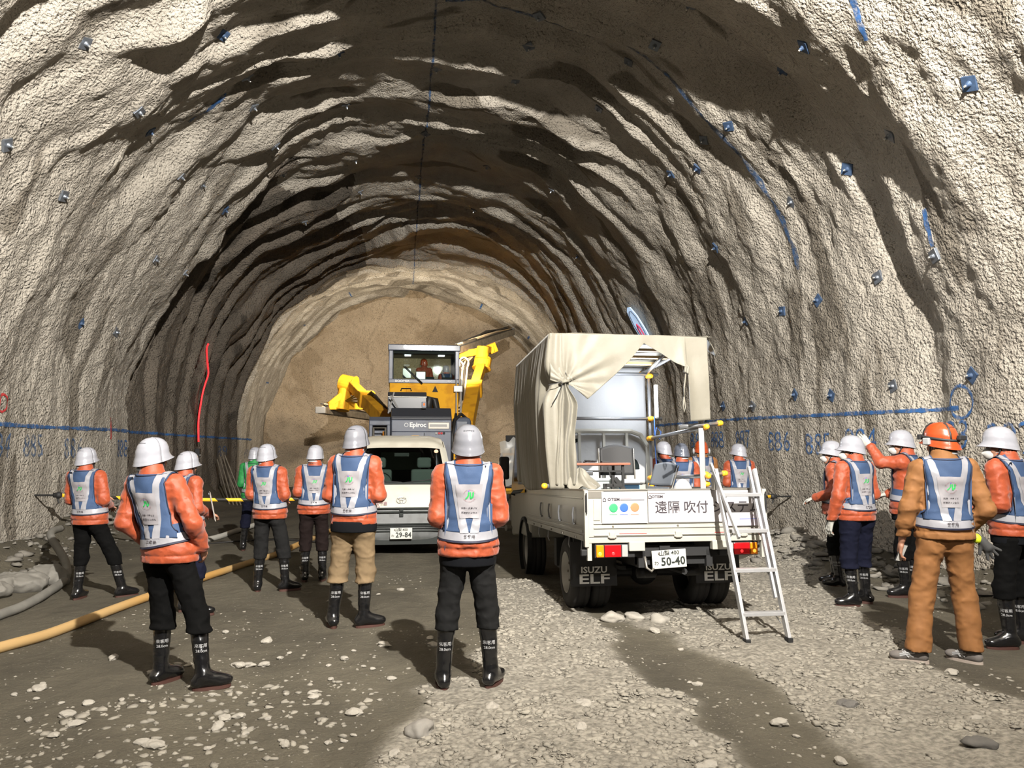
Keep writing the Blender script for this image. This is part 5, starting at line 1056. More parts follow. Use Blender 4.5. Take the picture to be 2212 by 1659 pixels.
# ---- ladder
ld = thing('step_ladder', 'aluminium step ladder leaning against the right end of the tailgate', 'ladder', (3.13, 6.30, 0))
FL, FR, TL_, TR_ = Vector((-.19, 0, .02)), Vector((.19, 0, .02)), Vector((-.235 + .02, .52, 1.45)), Vector((.185 - .02, .52, 1.45))
def rail(a, b_, nm='rail', w_=.028, dpt=.058): MB().bar(a, b_, w_, dpt, up=(0, 1, 0)).build(nm, M_alu, ld, bev=.002)
rail(FL, TL_); rail(FR, TR_); rail(FR + Vector((-.06, .10, .33)), TR_ + Vector((-.03, .05, .02)), 'inner_rail', .022, .04); rail(FL + Vector((.0, .10, .85)), TL_ + Vector((-.015, .07, .05)), 'inner_rail', .022, .04)
for k, tt in enumerate((.145, .39, .62, .84)):
    a = FL.lerp(TL_, tt); b_ = FR.lerp(TR_, tt); st_ = MB().box((a + b_) / 2, ((b_ - a).length, .07, .032)).build('rung', M_alu, ld, bev=.003)
    for q, e in ((1, a), (-1, b_)): MB().bar(e + Vector((q * .014, .02, -.09)), e + Vector((q * .07, .02, -.015)), .014, .006).build('brace', M_alu, st_)
for e in (FL, FR): MB().box(e + Vector((0, 0, -.005)), (.045, .075, .05)).build('rubber_foot', M_chas, ld, bev=.006)
MB().box(TR_ + Vector((.0, .03, -.17)), (.05, .05, .09)).build('locking_hinge', M_chr, ld, bev=.006); MB().box(TL_ + Vector((0, .03, -.12)), (.035, .07, .14)).build('locking_hinge', M_chr, ld, bev=.006)
# ================================================================ THE VAN
M_van = mat('cream_van_paint', (195, 191, 176), .35, coat=.35, dirt=(184, 179, 164), vscale=3); M_bump = mat('grey_bumper', (96, 98, 98), .6, dirt=(82, 84, 82), vscale=6); M_seat = mat('seat_fabric', (70, 78, 74), .9)
M_dk = mat('dark_interior', (34, 38, 36), .8)
VX, VY = .06, 11.95
vn = thing('van', 'cream light van parked facing the camera, number plate 29-84', 'van', (VX, VY, 0))
VP = [(.02, .20), (-.03, .32), (-.03, .46), (.0, .60), (.03, .73), (.07, .80), (.17, .96), (.32, 1.08), (.86, 1.645), (1.02, 1.74), (1.5, 1.84), (2.6, 1.87), (3.7, 1.85), (3.95, 1.74)]
def vw(z): return .832 if z < .95 else .832 - .16 * ((z - .95) / .9) ** 1.2
def vgrid(name, i0, i1, m, par, wk=1.0, off=0., n=24, label=None):
    prof = VP[i0:i1 + 1]
    def f(u, v):
        q = v * (len(prof) - 1); i = min(int(q), len(prof) - 2); t = q - i; y = prof[i][0] + (prof[i + 1][0] - prof[i][0]) * t; z = prof[i][1] + (prof[i + 1][1] - prof[i][1]) * t
        x = (2 * u - 1); rnd = .16 * abs(x) ** 5 * (1 if y < 1.2 else 0) ; dz = -.05 * abs(x) ** 6 * (1 if y >= .86 else 0)
        return (x * vw(z) * wk, y + rnd - off, z + dz + off * .5)
    return grid(name, f, n, (len(prof) - 1) * 3, m, par, label=label)
vgrid('bonnet', 4, 7, M_van, vn); vgrid('bumper', 0, 3, M_bump, vn); vgrid('grille_panel', 3, 4, M_bump, vn, 1.0); vgrid('roof', 8, 13, M_van, vn)
ws = vgrid('windscreen', 7, 8, M_glass, vn, .90, .0, 16)
MB().tube([(q_, y_, z_) for q_, y_, z_ in [(-.70, .315, 1.085), (.70, .315, 1.085)]], .02, 6).build('windscreen_seal', M_dk, vn)
for sx in (-1, 1):
    MB().add([(sx * vw(1.08), .46, 1.06), (sx * vw(1.08) * .88, .345, 1.08), (sx * vw(1.645) * .88, .88, 1.65), (sx * vw(1.645), 1.0, 1.63)], [(0, 1, 2, 3)]).build('front_pillar', M_van, vn, solid=.03)
    side_ = [(.16, .26), (.15, .75), (.33, 1.0), (.48, 1.07), (1.0, 1.64), (1.2, 1.74), (2.6, 1.83), (3.7, 1.81), (3.95, 1.70), (4.02, .30)]
    MB().add([(sx * vw(z), y, z) for y, z in side_], [tuple(range(len(side_)))]).build('side_panel', M_van, vn, solid=.01)
    MB().add([(sx * (vw(z) + .008), y, z) for y, z in [(.62, 1.10), (1.04, 1.56), (1.55, 1.60), (1.6, 1.10)]], [(0, 1, 2, 3)]).add([(sx * (vw(z) + .008), y, z) for y, z in [(1.7, 1.10), (1.7, 1.60), (3.6, 1.62), (3.7, 1.10)]], [(0, 1, 2, 3)]).build('side_window', MATS['dark_window'], vn)
    wheel(sx * .74, .75, .29, .16, vn, sx); wheel(sx * .74, 3.2, .29, .16, vn, sx)
    MB().ell((sx * .66, .07, .70), (.14, .07, .09), 16, 10).build('head_lamp', M_clr, vn, smooth=True); MB().box((sx * .93, .62, 1.18), (.10, .10, .20)).bar((sx * .82, .62, 1.1), (sx * .92, .62, 1.14), .03, .03).build('door_mirror', M_bump, vn, bev=.02)
mb = MB()
for z, y in ((.715, -.005), (.66, -.02)): mb.b2((-.52, y - .01, z), (.52, y + .02, z + .022))
mb.b2((-.03, -.03, .60), (.03, .02, .71)); mb.build('grille_bar', M_dk, vn, bev=.004)
mb = MB()
for z in (.40, .44, .475, .505): mb.b2((-.62, -.055, z - .02), (.62, -.02, z - .005))
mb.build('lower_grille', M_dk, vn); MB().b2((-.8, .0, .18), (.8, .12, .30)).build('undertray', M_dk, vn)
o_ = MB()
def oval(cx_, cz, rx, rz, r=.005): return [(cx_ + rx * cos(a), .058 + (cz - .80) * .65 , cz + rz * sin(a)) for a in np.linspace(0, 2 * pi, 25)]
def badge_pt(x, z): return (x, .035 + (z - .80) * .62 + .01, z)
for (rx, rz, dx, dz) in ((.075, .048, 0, 0), (.022, .046, 0, 0), (.05, .018, 0, .022)):
    o_.tube([badge_pt(dx + rx * cos(a), .845 + dz + rz * sin(a)) for a in np.linspace(0, 2 * pi, 25)], .006, 6)
o_.build('badge', mat('bright_badge', (190, 190, 186), .3, .5), vn, smooth=True)
plate(vn, (.0, -.075, .355), '山梨 400', '29-84', 'わ', 0)
lf = lambda dx, dz: (lambda x, y: (x + dx, .03 + (y + dz - .80) * .62, y + dz))
letters('van_lettering', 'ETC搭載車', .062, lf(-.36, .795), M_ring, vn, bold=.001); letters('van_lettering', '71-664', .055, lf(-.40, .745), M_ring, vn, bold=.001)
ins = MB(); ins.b2((-.75, .45, .3), (.75, 3.8, .5)).b2((-.76, .40, .95), (.76, .75, 1.06)); ins.build('dashboard', M_dk, vn, bev=.03)
for sx in (-1, 1): MB().b2((sx * .38 - .22, 1.2, .7), (sx * .38 + .22, 1.34, 1.28)).b2((sx * .38 - .12, 1.22, 1.30), (sx * .38 + .12, 1.32, 1.48)).build('front_seat', M_seat, vn, bev=.04)
MB().b2((-.7, 3.7, .5), (.7, 3.75, 1.75)).build('rear_wall', M_dk, vn); MB().b2((-.4, 3.66, 1.2), (.4, 3.69, 1.55)).build('rear_window', mat('pale_window', (150, 170, 160), .3), vn)
MB().lathe([(.17, .0), (.185, .012), (.17, .024)], (-.34, .0, 0), 'y', 24).build('steering_wheel', M_dk, vn).matrix_local = Matrix.Translation((0, .82, 1.10)) @ Matrix.Rotation(radians(-35), 4, 'X')
MB().b2((-.12, .78, 1.50), (.12, .80, 1.56)).build('inside_mirror', M_dk, vn, bev=.01)
MB().tube([(-.62, .34, 1.12), (-.1, .345, 1.11), (.0, .33, 1.105)], .008, 6).tube([(.05, .33, 1.10), (.55, .36, 1.15)], .009, 6).build('wiper', M_chas, vn, smooth=True)
MB().add([(-.63, .80, 1.59), (-.58, .80, 1.59), (-.58, .77, 1.565), (-.63, .77, 1.565)], [(0, 1, 2, 3)]).build('sticker', mat('green_sticker', (120, 190, 150), .6), vn); MB().ell((.56, .78, 1.585), (.035, .006, .03)).build('sticker', mat('orange_sticker', (220, 170, 140), .6), vn)

# ================================================================ THE DRILLING RIG
M_yel2 = mat('rig_yellow_paint', (226, 164, 20), .8, dirt=(200, 138, 14), vscale=3); M_rg = mat('rig_grey_paint', (84, 90, 104), .42, coat=.3, dirt=(72, 76, 88), vscale=3); M_rd = mat('rig_dark_cover', (52, 54, 60), .3, coat=.4)
M_steel2 = mat('grimy_steel', (104, 96, 84), .55, .4, var=.3, vscale=8); M_hose = mat('hydraulic_hose', (40, 38, 36), .5); M_pale = mat('pale_hose', (210, 186, 150), .6)
rg = thing('drilling_rig', 'yellow and dark grey tunnel drilling rig with cab and two booms at the face', 'drilling rig', (.6, 19.0, 0))
def r_(p): return (p[0] - .6, p[1] - 19.0, p[2])
def rb(lo, hi, name, m, par=None, bev=.02): return MB().b2(r_(lo), r_(hi)).build(name, m, par or rg, bev=bev)
ch = rb((-.5, 19.6, .5), (1.7, 25.2, 1.6), 'chassis', M_yel2)
for sx in (-.45, 1.65):
    for y in (20.6, 24.2): wheel(sx - .6, y - 19, .55, .40, rg, -1 if sx < 0 else 1)
hd = MB().prism([(0, .9), (0, 2.30), (-.04, 2.33), (-.02, 2.40), (.25, 2.62), (1.1, 2.66), (1.1, .9)], -.78, .70, 0).build('engine_cover', M_rd, rg, bev=.03)
rb((-.17, 18.96, 1.0), (1.29, 19.04, 2.30), 'rear_panel', M_rg)
rb((-.17, 18.93, 2.02), (1.29, 19.0, 2.32), 'upper_panel', M_rg)
rb((.62, 18.945, 1.0), (.635, 18.96, 2.0), 'panel_gap', M_chas)
MB().b2(r_((.72, 18.92, 2.09)), r_((1.24, 18.95, 2.26))).build('display_frame', M_chr, rg, bev=.01); MB().b2(r_((.76, 18.91, 2.15)), r_((1.18, 18.925, 2.21))).build('display', M_clr, rg)
for x, m in ((.92, M_clr), (.99, M_redl), (1.05, M_redl), (1.11, M_chas)): MB().cyl(r_((x, 18.93, 1.99)), r_((x, 18.96, 1.99)), .028, 12).build('button', m, rg)
letters('rig_lettering', 'Epiroc', .155, lambda x, y: r_((.47 + x, 18.915, 2.19 + y)), mat('pale_print', (224, 224, 224), .5), rg, bold=.006); MB().lathe([(.038, 0), (.05, 0)], r_((.19, 18.915, 2.19)), 'y', 16).build('rig_emblem', MATS['pale_print'], rg)
MB().add([r_((.30, 18.93, 1.86)), r_((.52, 18.93, 1.86)), r_((.50, 18.93, 1.94)), r_((.32, 18.93, 1.94))], [(0, 1, 2, 3)]).build('warning_label', M_yel2, rg)
# left service module with its opening
lm = MB(); lm.b2(r_((-.71, 19.1, 1.0)), r_((-.19, 19.9, 1.62))).b2(r_((-.71, 19.1, 1.62)), r_((-.62, 19.9, 2.20))).b2(r_((-.28, 19.1, 1.62)), r_((-.19, 19.9, 2.20))).b2(r_((-.71, 19.6, 1.62)), r_((-.19, 19.9, 2.2))).prism([(.1, 2.18), (.1, 2.30), (.3, 2.40), (.9, 2.40), (.9, 2.18)], -1.31, -.79, 0); lm.build('service_module', M_rg, rg, bev=.02)
for x in (-.56, -.50, -.34): MB().cyl(r_((x, 19.3, 1.62)), r_((x, 19.3, 1.92 + (.12 if x == -.34 else 0))), .045, 12).build('lubricator', mat('orange_bottle', (222, 140, 50), .4), rg, smooth=True)
MB().tube([r_((-.60, 19.08, 1.66)), r_((-.60, 19.05, 2.12)), r_((-.31, 19.05, 2.12)), r_((-.31, 19.08, 1.66)), r_((-.60, 19.08, 1.66))], .03, 8).build('guard', M_chr, rg)
# box behind the cab and the pipes beside it
MB().prism([(1.0, 2.53), (1.0, 2.95), (1.12, 3.08), (2.0, 3.10), (2.0, 2.53)], -.88, .12, 0).build('tool_bin', M_rd, rg, bev=.02)
rb((-.28, 19.98, 2.93), (.72, 20.0, 2.955), 'bin_ledge', M_chr, bev=.004); MB().tube([r_((.05, 20.0, 3.09)), r_((.07, 20.0, 3.16)), r_((.3, 20, 3.16)), r_((.32, 20, 3.09))], .02, 6).build('handle', M_chas, rg)
MB().tube([r_((.78, 20.3, 2.5)), r_((.80, 20.3, 2.95)), r_((.95, 20.4, 2.9)), r_((1.02, 20.3, 2.5))], .09, 10).build('exhaust', M_hose, rg, smooth=True)
MB().b2(r_((.56, 18.98, 2.62)), r_((.68, 19.05, 2.76))).build('beacon_base', M_rg, rg, bev=.01); MB().ell(r_((.62, 19.0, 2.70)), (.03, .03, .05)).build('beacon', mat('orange_beacon', (240, 110, 50), .3, emit=.6), rg)
MB().cyl(r_((-.26, 19.7, 2.5)), r_((-.12, 19.9, 3.05)), .02, 8).cyl(r_((-.20, 19.6, 2.95)), r_((.0, 19.8, 2.6)), .022, 8).build('gas_strut', M_clr, rg)
rb((1.36, 19.6, 1.0), (1.85, 20.9, 2.42), 'hydraulic_tank', M_rg, bev=.12); MB().tube([r_((1.40, 19.5, 1.6)), r_((1.36, 19.4, 2.0)), r_((1.42, 19.5, 2.35)), r_((1.6, 19.8, 2.5)), r_((1.8, 20.4, 2.4))], .04, 8).tube([r_((1.34, 19.3, 1.3)), r_((1.33, 19.2, 1.9)), r_((1.45, 19.6, 2.5))], .035, 8).build('hose', M_hose, rg, smooth=True)
# yellow body under the cab
cab = rb((-.25, 21.0, 1.5), (1.62, 23.4, 3.40), 'cab_base', M_yel2, bev=.03)
rb((.20, 20.97, 3.0), (.75, 21.0, 3.30), 'hatch', M_yel2, cab, .01); MB().add([r_((.90, 20.985, 3.15)), r_((1.06, 20.985, 3.15)), r_((.98, 20.985, 3.32))], [(0, 1, 2)]).build('warning_sign', M_chas, cab)
rb((1.66, 20.9, 2.2), (1.90, 22.0, 2.6), 'side_step', M_yel2); MB().tube([r_((1.55, 20.9, 2.5)), r_((1.55, 20.9, 3.5)), r_((1.68, 20.9, 3.5)), r_((1.68, 20.9, 2.5))], .02, 8).build('hand_rail', M_clr, rg); rb((1.48, 20.88, 3.15), (1.72, 20.95, 3.32), 'control_box', M_clr, bev=.01)
cf = MB()
for x in (-.28, 1.52):
    for y in (21.0, 22.7): cf.b2(r_((x, y, 3.38)), r_((x + .12, y + .1, 4.30)))
cf.b2(r_((-.28, 20.98, 3.38)), r_((1.64, 22.8, 3.50))).b2(r_((-.30, 20.95, 4.27)), r_((1.66, 22.85, 4.44)))
cfo = cf.build('cab_frame', M_rg, rg, bev=.02); letters('rig_lettering', 'BOOMER', .085, lambda x, y: r_((.09 + x, 20.965, 3.435 + y)), MATS['pale_print'], cfo, bold=.003, sx=1.1)
letters('rig_lettering', 'XE3C', .06, lambda x, y: r_((1.36 + x, 20.965, 3.44 + y)), MATS['pale_print'], cfo, bold=.001)
MB().add([r_(p) for p in ((-.16, 21.08, 3.5), (1.52, 21.08, 3.5), (1.52, 21.01, 4.27), (-.16, 21.01, 4.27))], [(0, 1, 2, 3)]).build('cab_window', M_glass, rg); MB().add([r_(p) for p in ((-.16, 22.75, 3.5), (1.52, 22.75, 3.5), (1.52, 22.75, 4.27), (-.16, 22.75, 4.27))], [(0, 1, 2, 3)]).build('cab_window', M_glass, rg)
MB().b2(r_((-.14, 21.05, 4.20)), r_((1.50, 21.35, 4.27))).build('headliner', M_chas, rg)
for x in (.15, 1.08): MB().b2(r_((x, 21.3, 4.18)), r_((x + .17, 21.5, 4.215))).build('cab_light', mat('cab_light_tube', (240, 248, 255), .3, emit=6), rg); MB().ell(r_((x + .02, 20.94, 4.37)), (.055, .04, .05)).build('roof_lamp', mat('lit_lamp', (255, 252, 235), .3, emit=4), rg, smooth=True)
MB().tube([r_((.12, 20.98, 3.84)), r_((.62, 20.95, 3.36))], .018, 6).tube([r_((.16, 20.97, 3.84)), r_((.64, 20.94, 3.38))], .012, 6).build('wiper', M_chas, rg, smooth=True)
rb((.10, 21.9, 3.6), (.34, 21.95, 3.88), 'monitor', M_clr, bev=.01); rb((.46, 21.5, 3.5), (.74, 21.55, 3.76), 'seat_back', M_clr, bev=.02); rb((.5, 21.55, 3.45), (.98, 21.8, 3.62), 'seat', M_dk, bev=.04); rb((1.2, 21.7, 3.45), (1.5, 21.9, 3.62), 'seat', M_dk, bev=.04)
# booms
def boom(name, pts, wds, par=rg):
    mb = MB()
    for (p, q), w_ in zip(zip(pts[:-1], pts[1:]), wds): mb.bar(r_(p), r_(q), w_, w_)
    return mb.build(name, M_yel2, par, bev=.03)
lb = boom('boom', [(-.20, 22.4, 2.30), (-1.05, 25.0, 3.20)], [.42]); boom('boom_inner', [(-.95, 24.7, 3.10), (-1.55, 26.4, 3.72)], [.30], lb)
MB().bar(r_((-.98, 24.7, 3.12)), r_((-1.06, 25.0, 3.22)), .50, .50).build('boom_collar', M_yel2, lb, bev=.03)
rr = boom('boom', [(1.95, 22.4, 2.20), (2.45, 25.0, 3.65)], [.42]); boom('boom_inner', [(2.40, 24.7, 3.5), (2.80, 26.2, 4.40)], [.30], rr); MB().bar(r_((2.40, 24.6, 3.45)), r_((2.46, 24.95, 3.62)), .50, .50).build('boom_collar', M_yel2, rr, bev=.03)
for (c, ax, r, L) in (((-1.72, 26.6, 3.78), (-.8, .3, .2), .30, .5), ((-1.85, 26.5, 3.25), (.1, .2, 1), .22, .7), ((2.86, 26.4, 4.55), (.2, .3, 1), .30, .4), ((2.86, 26.3, 4.92), (.1, .0, 1), .22, .4)):
    a = Vector(ax).normalized() * L / 2; MB().cyl(Vector(r_(c)) - a, Vector(r_(c)) + a, r, 20).cyl(Vector(r_(c)) - a * 1.1, Vector(r_(c)) - a * .9, r * 1.12, 20).build('boom_joint', M_yel2, lb if c[0] < 0 else rr, bev=.02)
ul = MB().bar(r_((1.85, 26.3, 4.78)), r_((3.25, 26.6, 5.08)), .30, .24).bar(r_((3.1, 26.5, 5.04)), r_((3.35, 26.6, 5.16)), .18, .34).build('feed_cradle', M_yel2, rr, bev=.02)
ll = MB().bar(r_((-2.35, 26.3, 3.02)), r_((-1.15, 26.8, 3.06)), .28, .26).bar(r_((-2.3, 26.3, 3.05)), r_((-1.9, 26.4, 3.4)), .2, .2).build('feed_cradle', M_yel2, lb, bev=.02)
def feed(p, q, par):
    P_1, Q_1 = Vector(r_(p)), Vector(r_(q)); fd = MB().bar(P_1, Q_1, .30, .22).build('feed_beam', M_steel2, par, bev=.01)
    d = (Q_1 - P_1).normalized(); up = Vector((0, 0, 1)); sd_ = d.cross(up).normalized()
    for k in range(7): MB().tube([P_1 + sd_ * (.10 - .035 * k) + up * (.14 + .08 * sin(k * 2)), (P_1 + Q_1) / 2 + sd_ * (.12 - .04 * k) + up * (.12 + .30 * ((k * 7) % 5) / 5), Q_1 + sd_ * (.08 - .03 * k) + up * (.12 + .02 * k)], .024, 6).build('feed_hose', M_pale if k % 2 else M_hose, fd, smooth=True)
    MB().bar(P_1 + d * .3 + up * .15, P_1 + d * 1.2 + up * .15, .22, .18).build('rock_drill', M_steel2, fd, bev=.03); MB().box(P_1 - d * .1, (.32, .25, .22)).build('hose_guide', M_clr, fd, bev=.02); MB().box(Q_1 + up * .02, (.22, .25, .28)).build('drill_guide', M_hose, fd, bev=.02)
    MB().cyl(P_1 + d * 1.2 + up * .16, Q_1 + up * .16, .022, 8).build('drill_rod', M_chr, fd)
feed((-2.5, 26.0, 2.86), (-1.0, 30.0, 2.78), lb); feed((1.9, 25.9, 4.92), (4.25, 29.0, 6.05), rr)
for k in range(6):
    MB().tube([r_(p) for p in ((1.75, 22.6, 2.6 + .05 * k), (1.72 + .06 * k, 24.0, 3.1), (1.85 + .08 * k, 25.4, 4.3), (2.1 + .05 * k, 26.2, 4.6), (2.5, 26.3, 4.75))], .030, 8).build('hydraulic_hose', M_pale if k % 2 else M_hose, rr, smooth=True)
    if k < 4: MB().tube([r_(p) for p in ((-.15, 22.8, 2.55), (-.7 - .05 * k, 24.3, 3.25 + .04 * k), (-1.3, 25.6, 3.45 - .12 * k), (-1.75, 26.3, 3.2))], .026, 8).build('hydraulic_hose', M_hose, lb, smooth=True)
MB().tube([r_((2.15 + .16 * cos(a), 25.6, 4.45 + .2 * sin(a))) for a in np.linspace(0, 2 * pi, 15)], .03, 6).tube([r_((1.95 + .2 * cos(a), 25.6, 4.25 + .3 * sin(a))) for a in np.linspace(0, pi, 10)], .03, 6).build('hose_loop', M_pale, rr, smooth=True)
# operators inside the cab
person('rig operator in orange helmet seated in the middle of the cab', (.70, 21.75, 2.80), -10, 1.74, jacket=M_or, helmet=M_ohelm, vest=None, legs=False, seated=True, voxel=.013, look=(0, 5))
person('rig operator in grey helmet seated at the right side of the cab', (1.34, 22.0, 2.68), -10, 1.70, helmet=M_helm2, vest='plain', legs=False, seated=True, voxel=.013, look=(0, 5))

# ---- control cart beyond the truck
M_film = mat('plastic_film', (210, 210, 204), .3, alpha=.55)
ct = thing('control_cart', 'yellow framed control cart with screen under plastic film, beyond the truck mirror', 'cart', (3.7, 24.0, 0))
mb = MB()
for x in (-.45, .45):
    for y in (-.3, .3): mb.b2((x - .04, y - .04, .3), (x + .04, y + .04, 1.45))
mb.b2((-.5, -.35, .28), (.5, .35, .38)).b2((-.5, -.35, 1.40), (.5, .35, 1.46)).build('frame', M_yel2, ct, bev=.01)
MB().b2((-.38, -.32, .40), (.4, .3, .72)).b2((-.3, -.34, .95), (.42, .3, 1.15)).build('cabinet', M_rd, ct, bev=.02); MB().b2((-.15, -.38, .62), (.42, -.30, .88)).b2((-.4, -.34, 1.2), (.45, .3, 1.38)).build('panel', M_clr, ct, bev=.01)
MB().b2((-.36, -.05, 1.62), (.02, .0, 2.02)).cyl((-.2, 0, 1.45), (-.2, 0, 1.7), .03).build('monitor', M_chas, ct, bev=.01); MB().b2((.1, -.1, 1.46), (.46, .2, 1.72)).build('printer', M_clr, ct, bev=.02)
grid('plastic_cover', lambda u, v: (-.62 + .9 * u + .05 * sin(v * 7), -.42 + .1 * v + .05 * float(noise(u * 5, v * 5)), 1.92 * (1 - v) + .55 * v - .35 * abs(u - .5) + .06 * float(noise(u * 6, v * 4, 3))), 20, 20, M_film, ct)
for x in (-.35, .35): MB().lathe([(.10, -.05), (.15, -.04), (.15, .04), (.10, .05)], (x, -.3, .15), 'x', 20, closed=True).build('wheel', M_tyre, ct, smooth=True)

# ================================================================ ON THE GROUND AND THE WALLS
def hose(label, pts, r, m, cat='hose', name='hose', lift=0):
    P = [Vector((x, y, fz(x, y) + r * .9 + (z[0] if z else 0))) for x, y, *z in pts]; Q = []
    for i in range(len(P) - 1):
        p0, p1, p2, p3 = P[max(0, i - 1)], P[i], P[i + 1], P[min(len(P) - 1, i + 2)]
        for k in range(8):
            t = k / 8; q = .5 * ((2 * p1) + (p2 - p0) * t + (2 * p0 - 5 * p1 + 4 * p2 - p3) * t * t + (3 * p1 - p0 - 3 * p2 + p3) * t ** 3); Q.append(q)
    Q.append(P[-1]); return tag(MB().tube(Q, r, 12).build(name, m, smooth=True), label, cat)
hose('thick tan rubber hose running across the floor on the left', [(-3.6, 5.8), (-3.15, 6.88), (-3.01, 7.4), (-2.88, 8.04), (-2.7, 8.78), (-2.31, 10.15), (-2.03, 11.35), (-1.8, 12.34), (-1.59, 13.42), (-1.33, 14.72), (-1.0, 17)], .046, mat('tan_hose', (167, 137, 91), .6, dirt=(168, 120, 44), vscale=.35))
hose('grey hose looping along the foot of the left wall', [(-3.9, 7.0), (-3.81, 8.28), (-3.79, 8.71), (-3.83, 9.33), (-4.0, 10.24), (-4.3, 10.96, .12), (-4.75, 11.6, .3), (-4.9, 12.3, .3)], .05, mat('grey_hose', (112, 110, 104), .6, var=.15))
hose('pale hose lying far back on the left floor', [(-3.5, 13.0), (-3.15, 14.42), (-3.02, 15.35), (-2.82, 16.41), (-2.6, 18.5)], .05, mat('pale_grey_hose', (170, 168, 160), .6))
hose('thin black cable on the floor behind the navy-trousered visitor', [(-3.6, 13.2), (-2.9, 13.9), (-2.1, 14.1), (-1.2, 13.6)], .016, M_hose, 'cable', 'cable')
hose('thin white cord curling on the floor between the van and the truck', [(1.0, 17.2), (1.4, 16.0), (1.9, 15.8), (2.6, 16.2)], .012, M_clr, 'cord', 'cord')
sb = thing('sandbag', 'crumpled pale sack lying against the grey hose on the left', 'sack', (-4.35, 9.75, fz(-4.35, 9.75)))
for k, (dx, dy, rx, ry, rz) in enumerate(((0, 0, .34, .26, .13), (.16, .42, .26, .20, .15), (-.1, -.45, .28, .2, .10))):
    f = Field((dx - .5, dy - .4, -.1), (dx + .5, dy + .4, .4), .018); f.ell((dx, dy, .06), (rx, ry, rz), .02).add(wrinkle(k * 3., .035, 7, 1)); f.build('sack_fold', mat('pale_sack', (112, 109, 102), .8, bump=(50, .3, .004)), sb)
rd_ = thing('steel_rods', 'bundle of dark steel rods leaning on the left wall far back', 'rods', (-4.75, 23.0, 0)); mb = MB()
for k in range(5): mb.cyl((.1 + .08 * k, -.3 + .1 * k, 0), (-.35 + .03 * k, .1 * k, 1.3 + .12 * (k % 3)), .022, 6)
mb.build('rods', M_steel2, rd_)
hose_red = stroke('rope_light', [(4.96, 20.2), (4.26, 20.6), (3.52, 20.6), (2.92, 20.45), (2.1, 20.5)], .01, M_red, 'tmp')
rp = []
for (a0, y0), (a1, y1) in zip([(4.96, 20.2), (4.26, 20.6), (3.52, 20.6), (2.92, 20.45)], [(4.26, 20.6), (3.52, 20.6), (2.92, 20.45), (2.1, 20.5)]):
    for k in range(8): rp.append(wall_point(a0 + (a1 - a0) * k / 8, y0 + (y1 - y0) * k / 8 + 1.1, .10))
bpy.data.objects.remove(hose_red)
rp = [sum((rp[max(0, min(len(rp) - 1, i + j))] for j in range(-3, 4)), Vector()) / 7 for i in range(len(rp))]
tag(MB().tube(rp, .022, 8).build('rope_light', mat('red_rope_light', (255, 40, 44), .4, emit=1.6), smooth=True), 'glowing red rope light hanging down the left wall', 'rope light')
p, ta, ty, n = wall_frame(2.0, 21.6); jb = thing('junction_box', 'small box at the lower end of the red rope light', 'box', p + n * .08); MB().box((0, 0, 0), (.12, .16, .22)).build('box_body', M_strap, jb, bev=.01); MB().box((.065, -.02, -.06), (.02, .05, .04)).build('lamp', M_clr, jb)
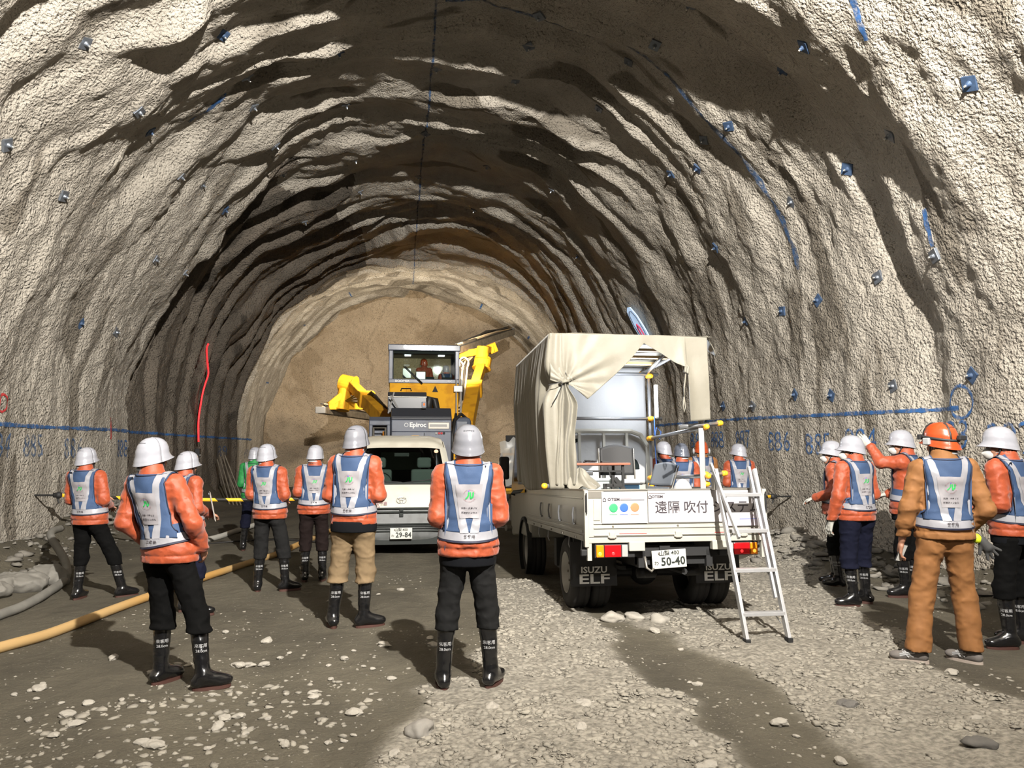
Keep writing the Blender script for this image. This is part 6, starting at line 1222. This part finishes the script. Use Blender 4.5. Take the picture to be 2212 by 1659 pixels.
# hooks with black caps and the barrier tape
M_tape = bpy.data.materials.new('barrier_tape'); M_tape.use_nodes = True
def _tape(nt):
    N, K = nt.nodes, nt.links; b = N['Principled BSDF']; tc = N.new('ShaderNodeTexCoord'); wv = N.new('ShaderNodeTexWave'); wv.inputs['Scale'].default_value = 1.6; wv.bands_direction = 'DIAGONAL'
    K.new(tc.outputs['Object'], wv.inputs[0]); r = N.new('ShaderNodeValToRGB'); r.color_ramp.interpolation = 'CONSTANT'; r.color_ramp.elements[0].color = (*lin((32, 30, 26)), 1); r.color_ramp.elements[1].position = .35; r.color_ramp.elements[1].color = (*lin((230, 180, 40)), 1)
    K.new(wv.outputs[0], r.inputs[0]); K.new(r.outputs[0], b.inputs['Base Color']); b.inputs['Roughness'].default_value = .5
_tape(M_tape.node_tree)
def hook(a, y, label, sgn):
    p, ta, ty, n = wall_frame(a, y); t = thing('wall_hook', label, 'hook', p, group='barrier hooks'); n = Vector((-sgn, 0, 0))
    MB().tube([(0, 0, 0), n * .22, n * .34 + Vector((0, 0, .0))], .014, 8).tube([n * .30, n * .34 + Vector((0, 0, -.12))], .012, 6).build('steel_pin', M_chas, t)
    MB().ell(n * .33, (.05, .05, .05), 16, 10).cyl(n * .26, n * .33, .035, 12).build('black_cap', M_flap, t, smooth=True); return p + n * .33
hL = hook(1.445, 12.35, 'black capped hook on the left wall holding the barrier tape', -1); hR = hook(22.4, 12.13, 'black capped hook on the right wall holding the barrier tape', 1)
def tape(label, p, q, sag=.05):
    p, q = Vector(p), Vector(q)
    o = grid('barrier_tape', lambda u, v: tuple(p.lerp(q, u) + Vector((0, .01 * sin(u * 20), -sag * 4 * u * (1 - u) + .05 * (v - .5)))), 60, 2, M_tape, None, solid=.002); return tag(o, label, 'barrier tape')
tape('black and yellow barrier tape stretched from the left wall to the van', hL, (-.80, 12.5, .86)); tape('black and yellow barrier tape from the truck side to the right wall', (3.46, 10.2, .98), hR, .02)
tape('short yellow barrier tape running between the van and the truck cab', (1.0, 12.6, .9), (1.72, 10.45, 1.06), .02)
# projected light painted as a glowing sign on the wall above the shelter
p, ta, ty, n = wall_frame(18.35, 18.3, .12); proj_ = thing('wall_projection', 'pale blue projected image with a red loop high on the right wall above the shelter', 'projection', p); u_ = -ty; v_ = -ta; nn = u_.cross(v_)
proj_.matrix_world = Matrix.Translation(p) @ Matrix((u_, v_, nn)).transposed().to_4x4() @ Matrix.Scale(.62, 4)
oc = [(-.50, -1.0), (-.62, -.2), (-.42, .52), (-.12, .66), (.22, .62), (.50, .20), (.60, -.5), (.52, -1.0)]
MB().prism(oc, -.02, .02, 2).build('board', mat('projected_blue_light', (190, 220, 255), .5, emit=.55), proj_)
MB().tube([(x * .72, y * .72, .03) for x, y in oc], .018, 6).build('outline', M_rg, proj_); MB().tube([(-.14, -.8, .03), (-.16, -.3, .03), (-.02, -.12, .03), (.14, -.3, .03), (.2, -.8, .03)], .04, 6).build('red_loop', mat('red_mark', (230, 70, 110), .5), proj_)
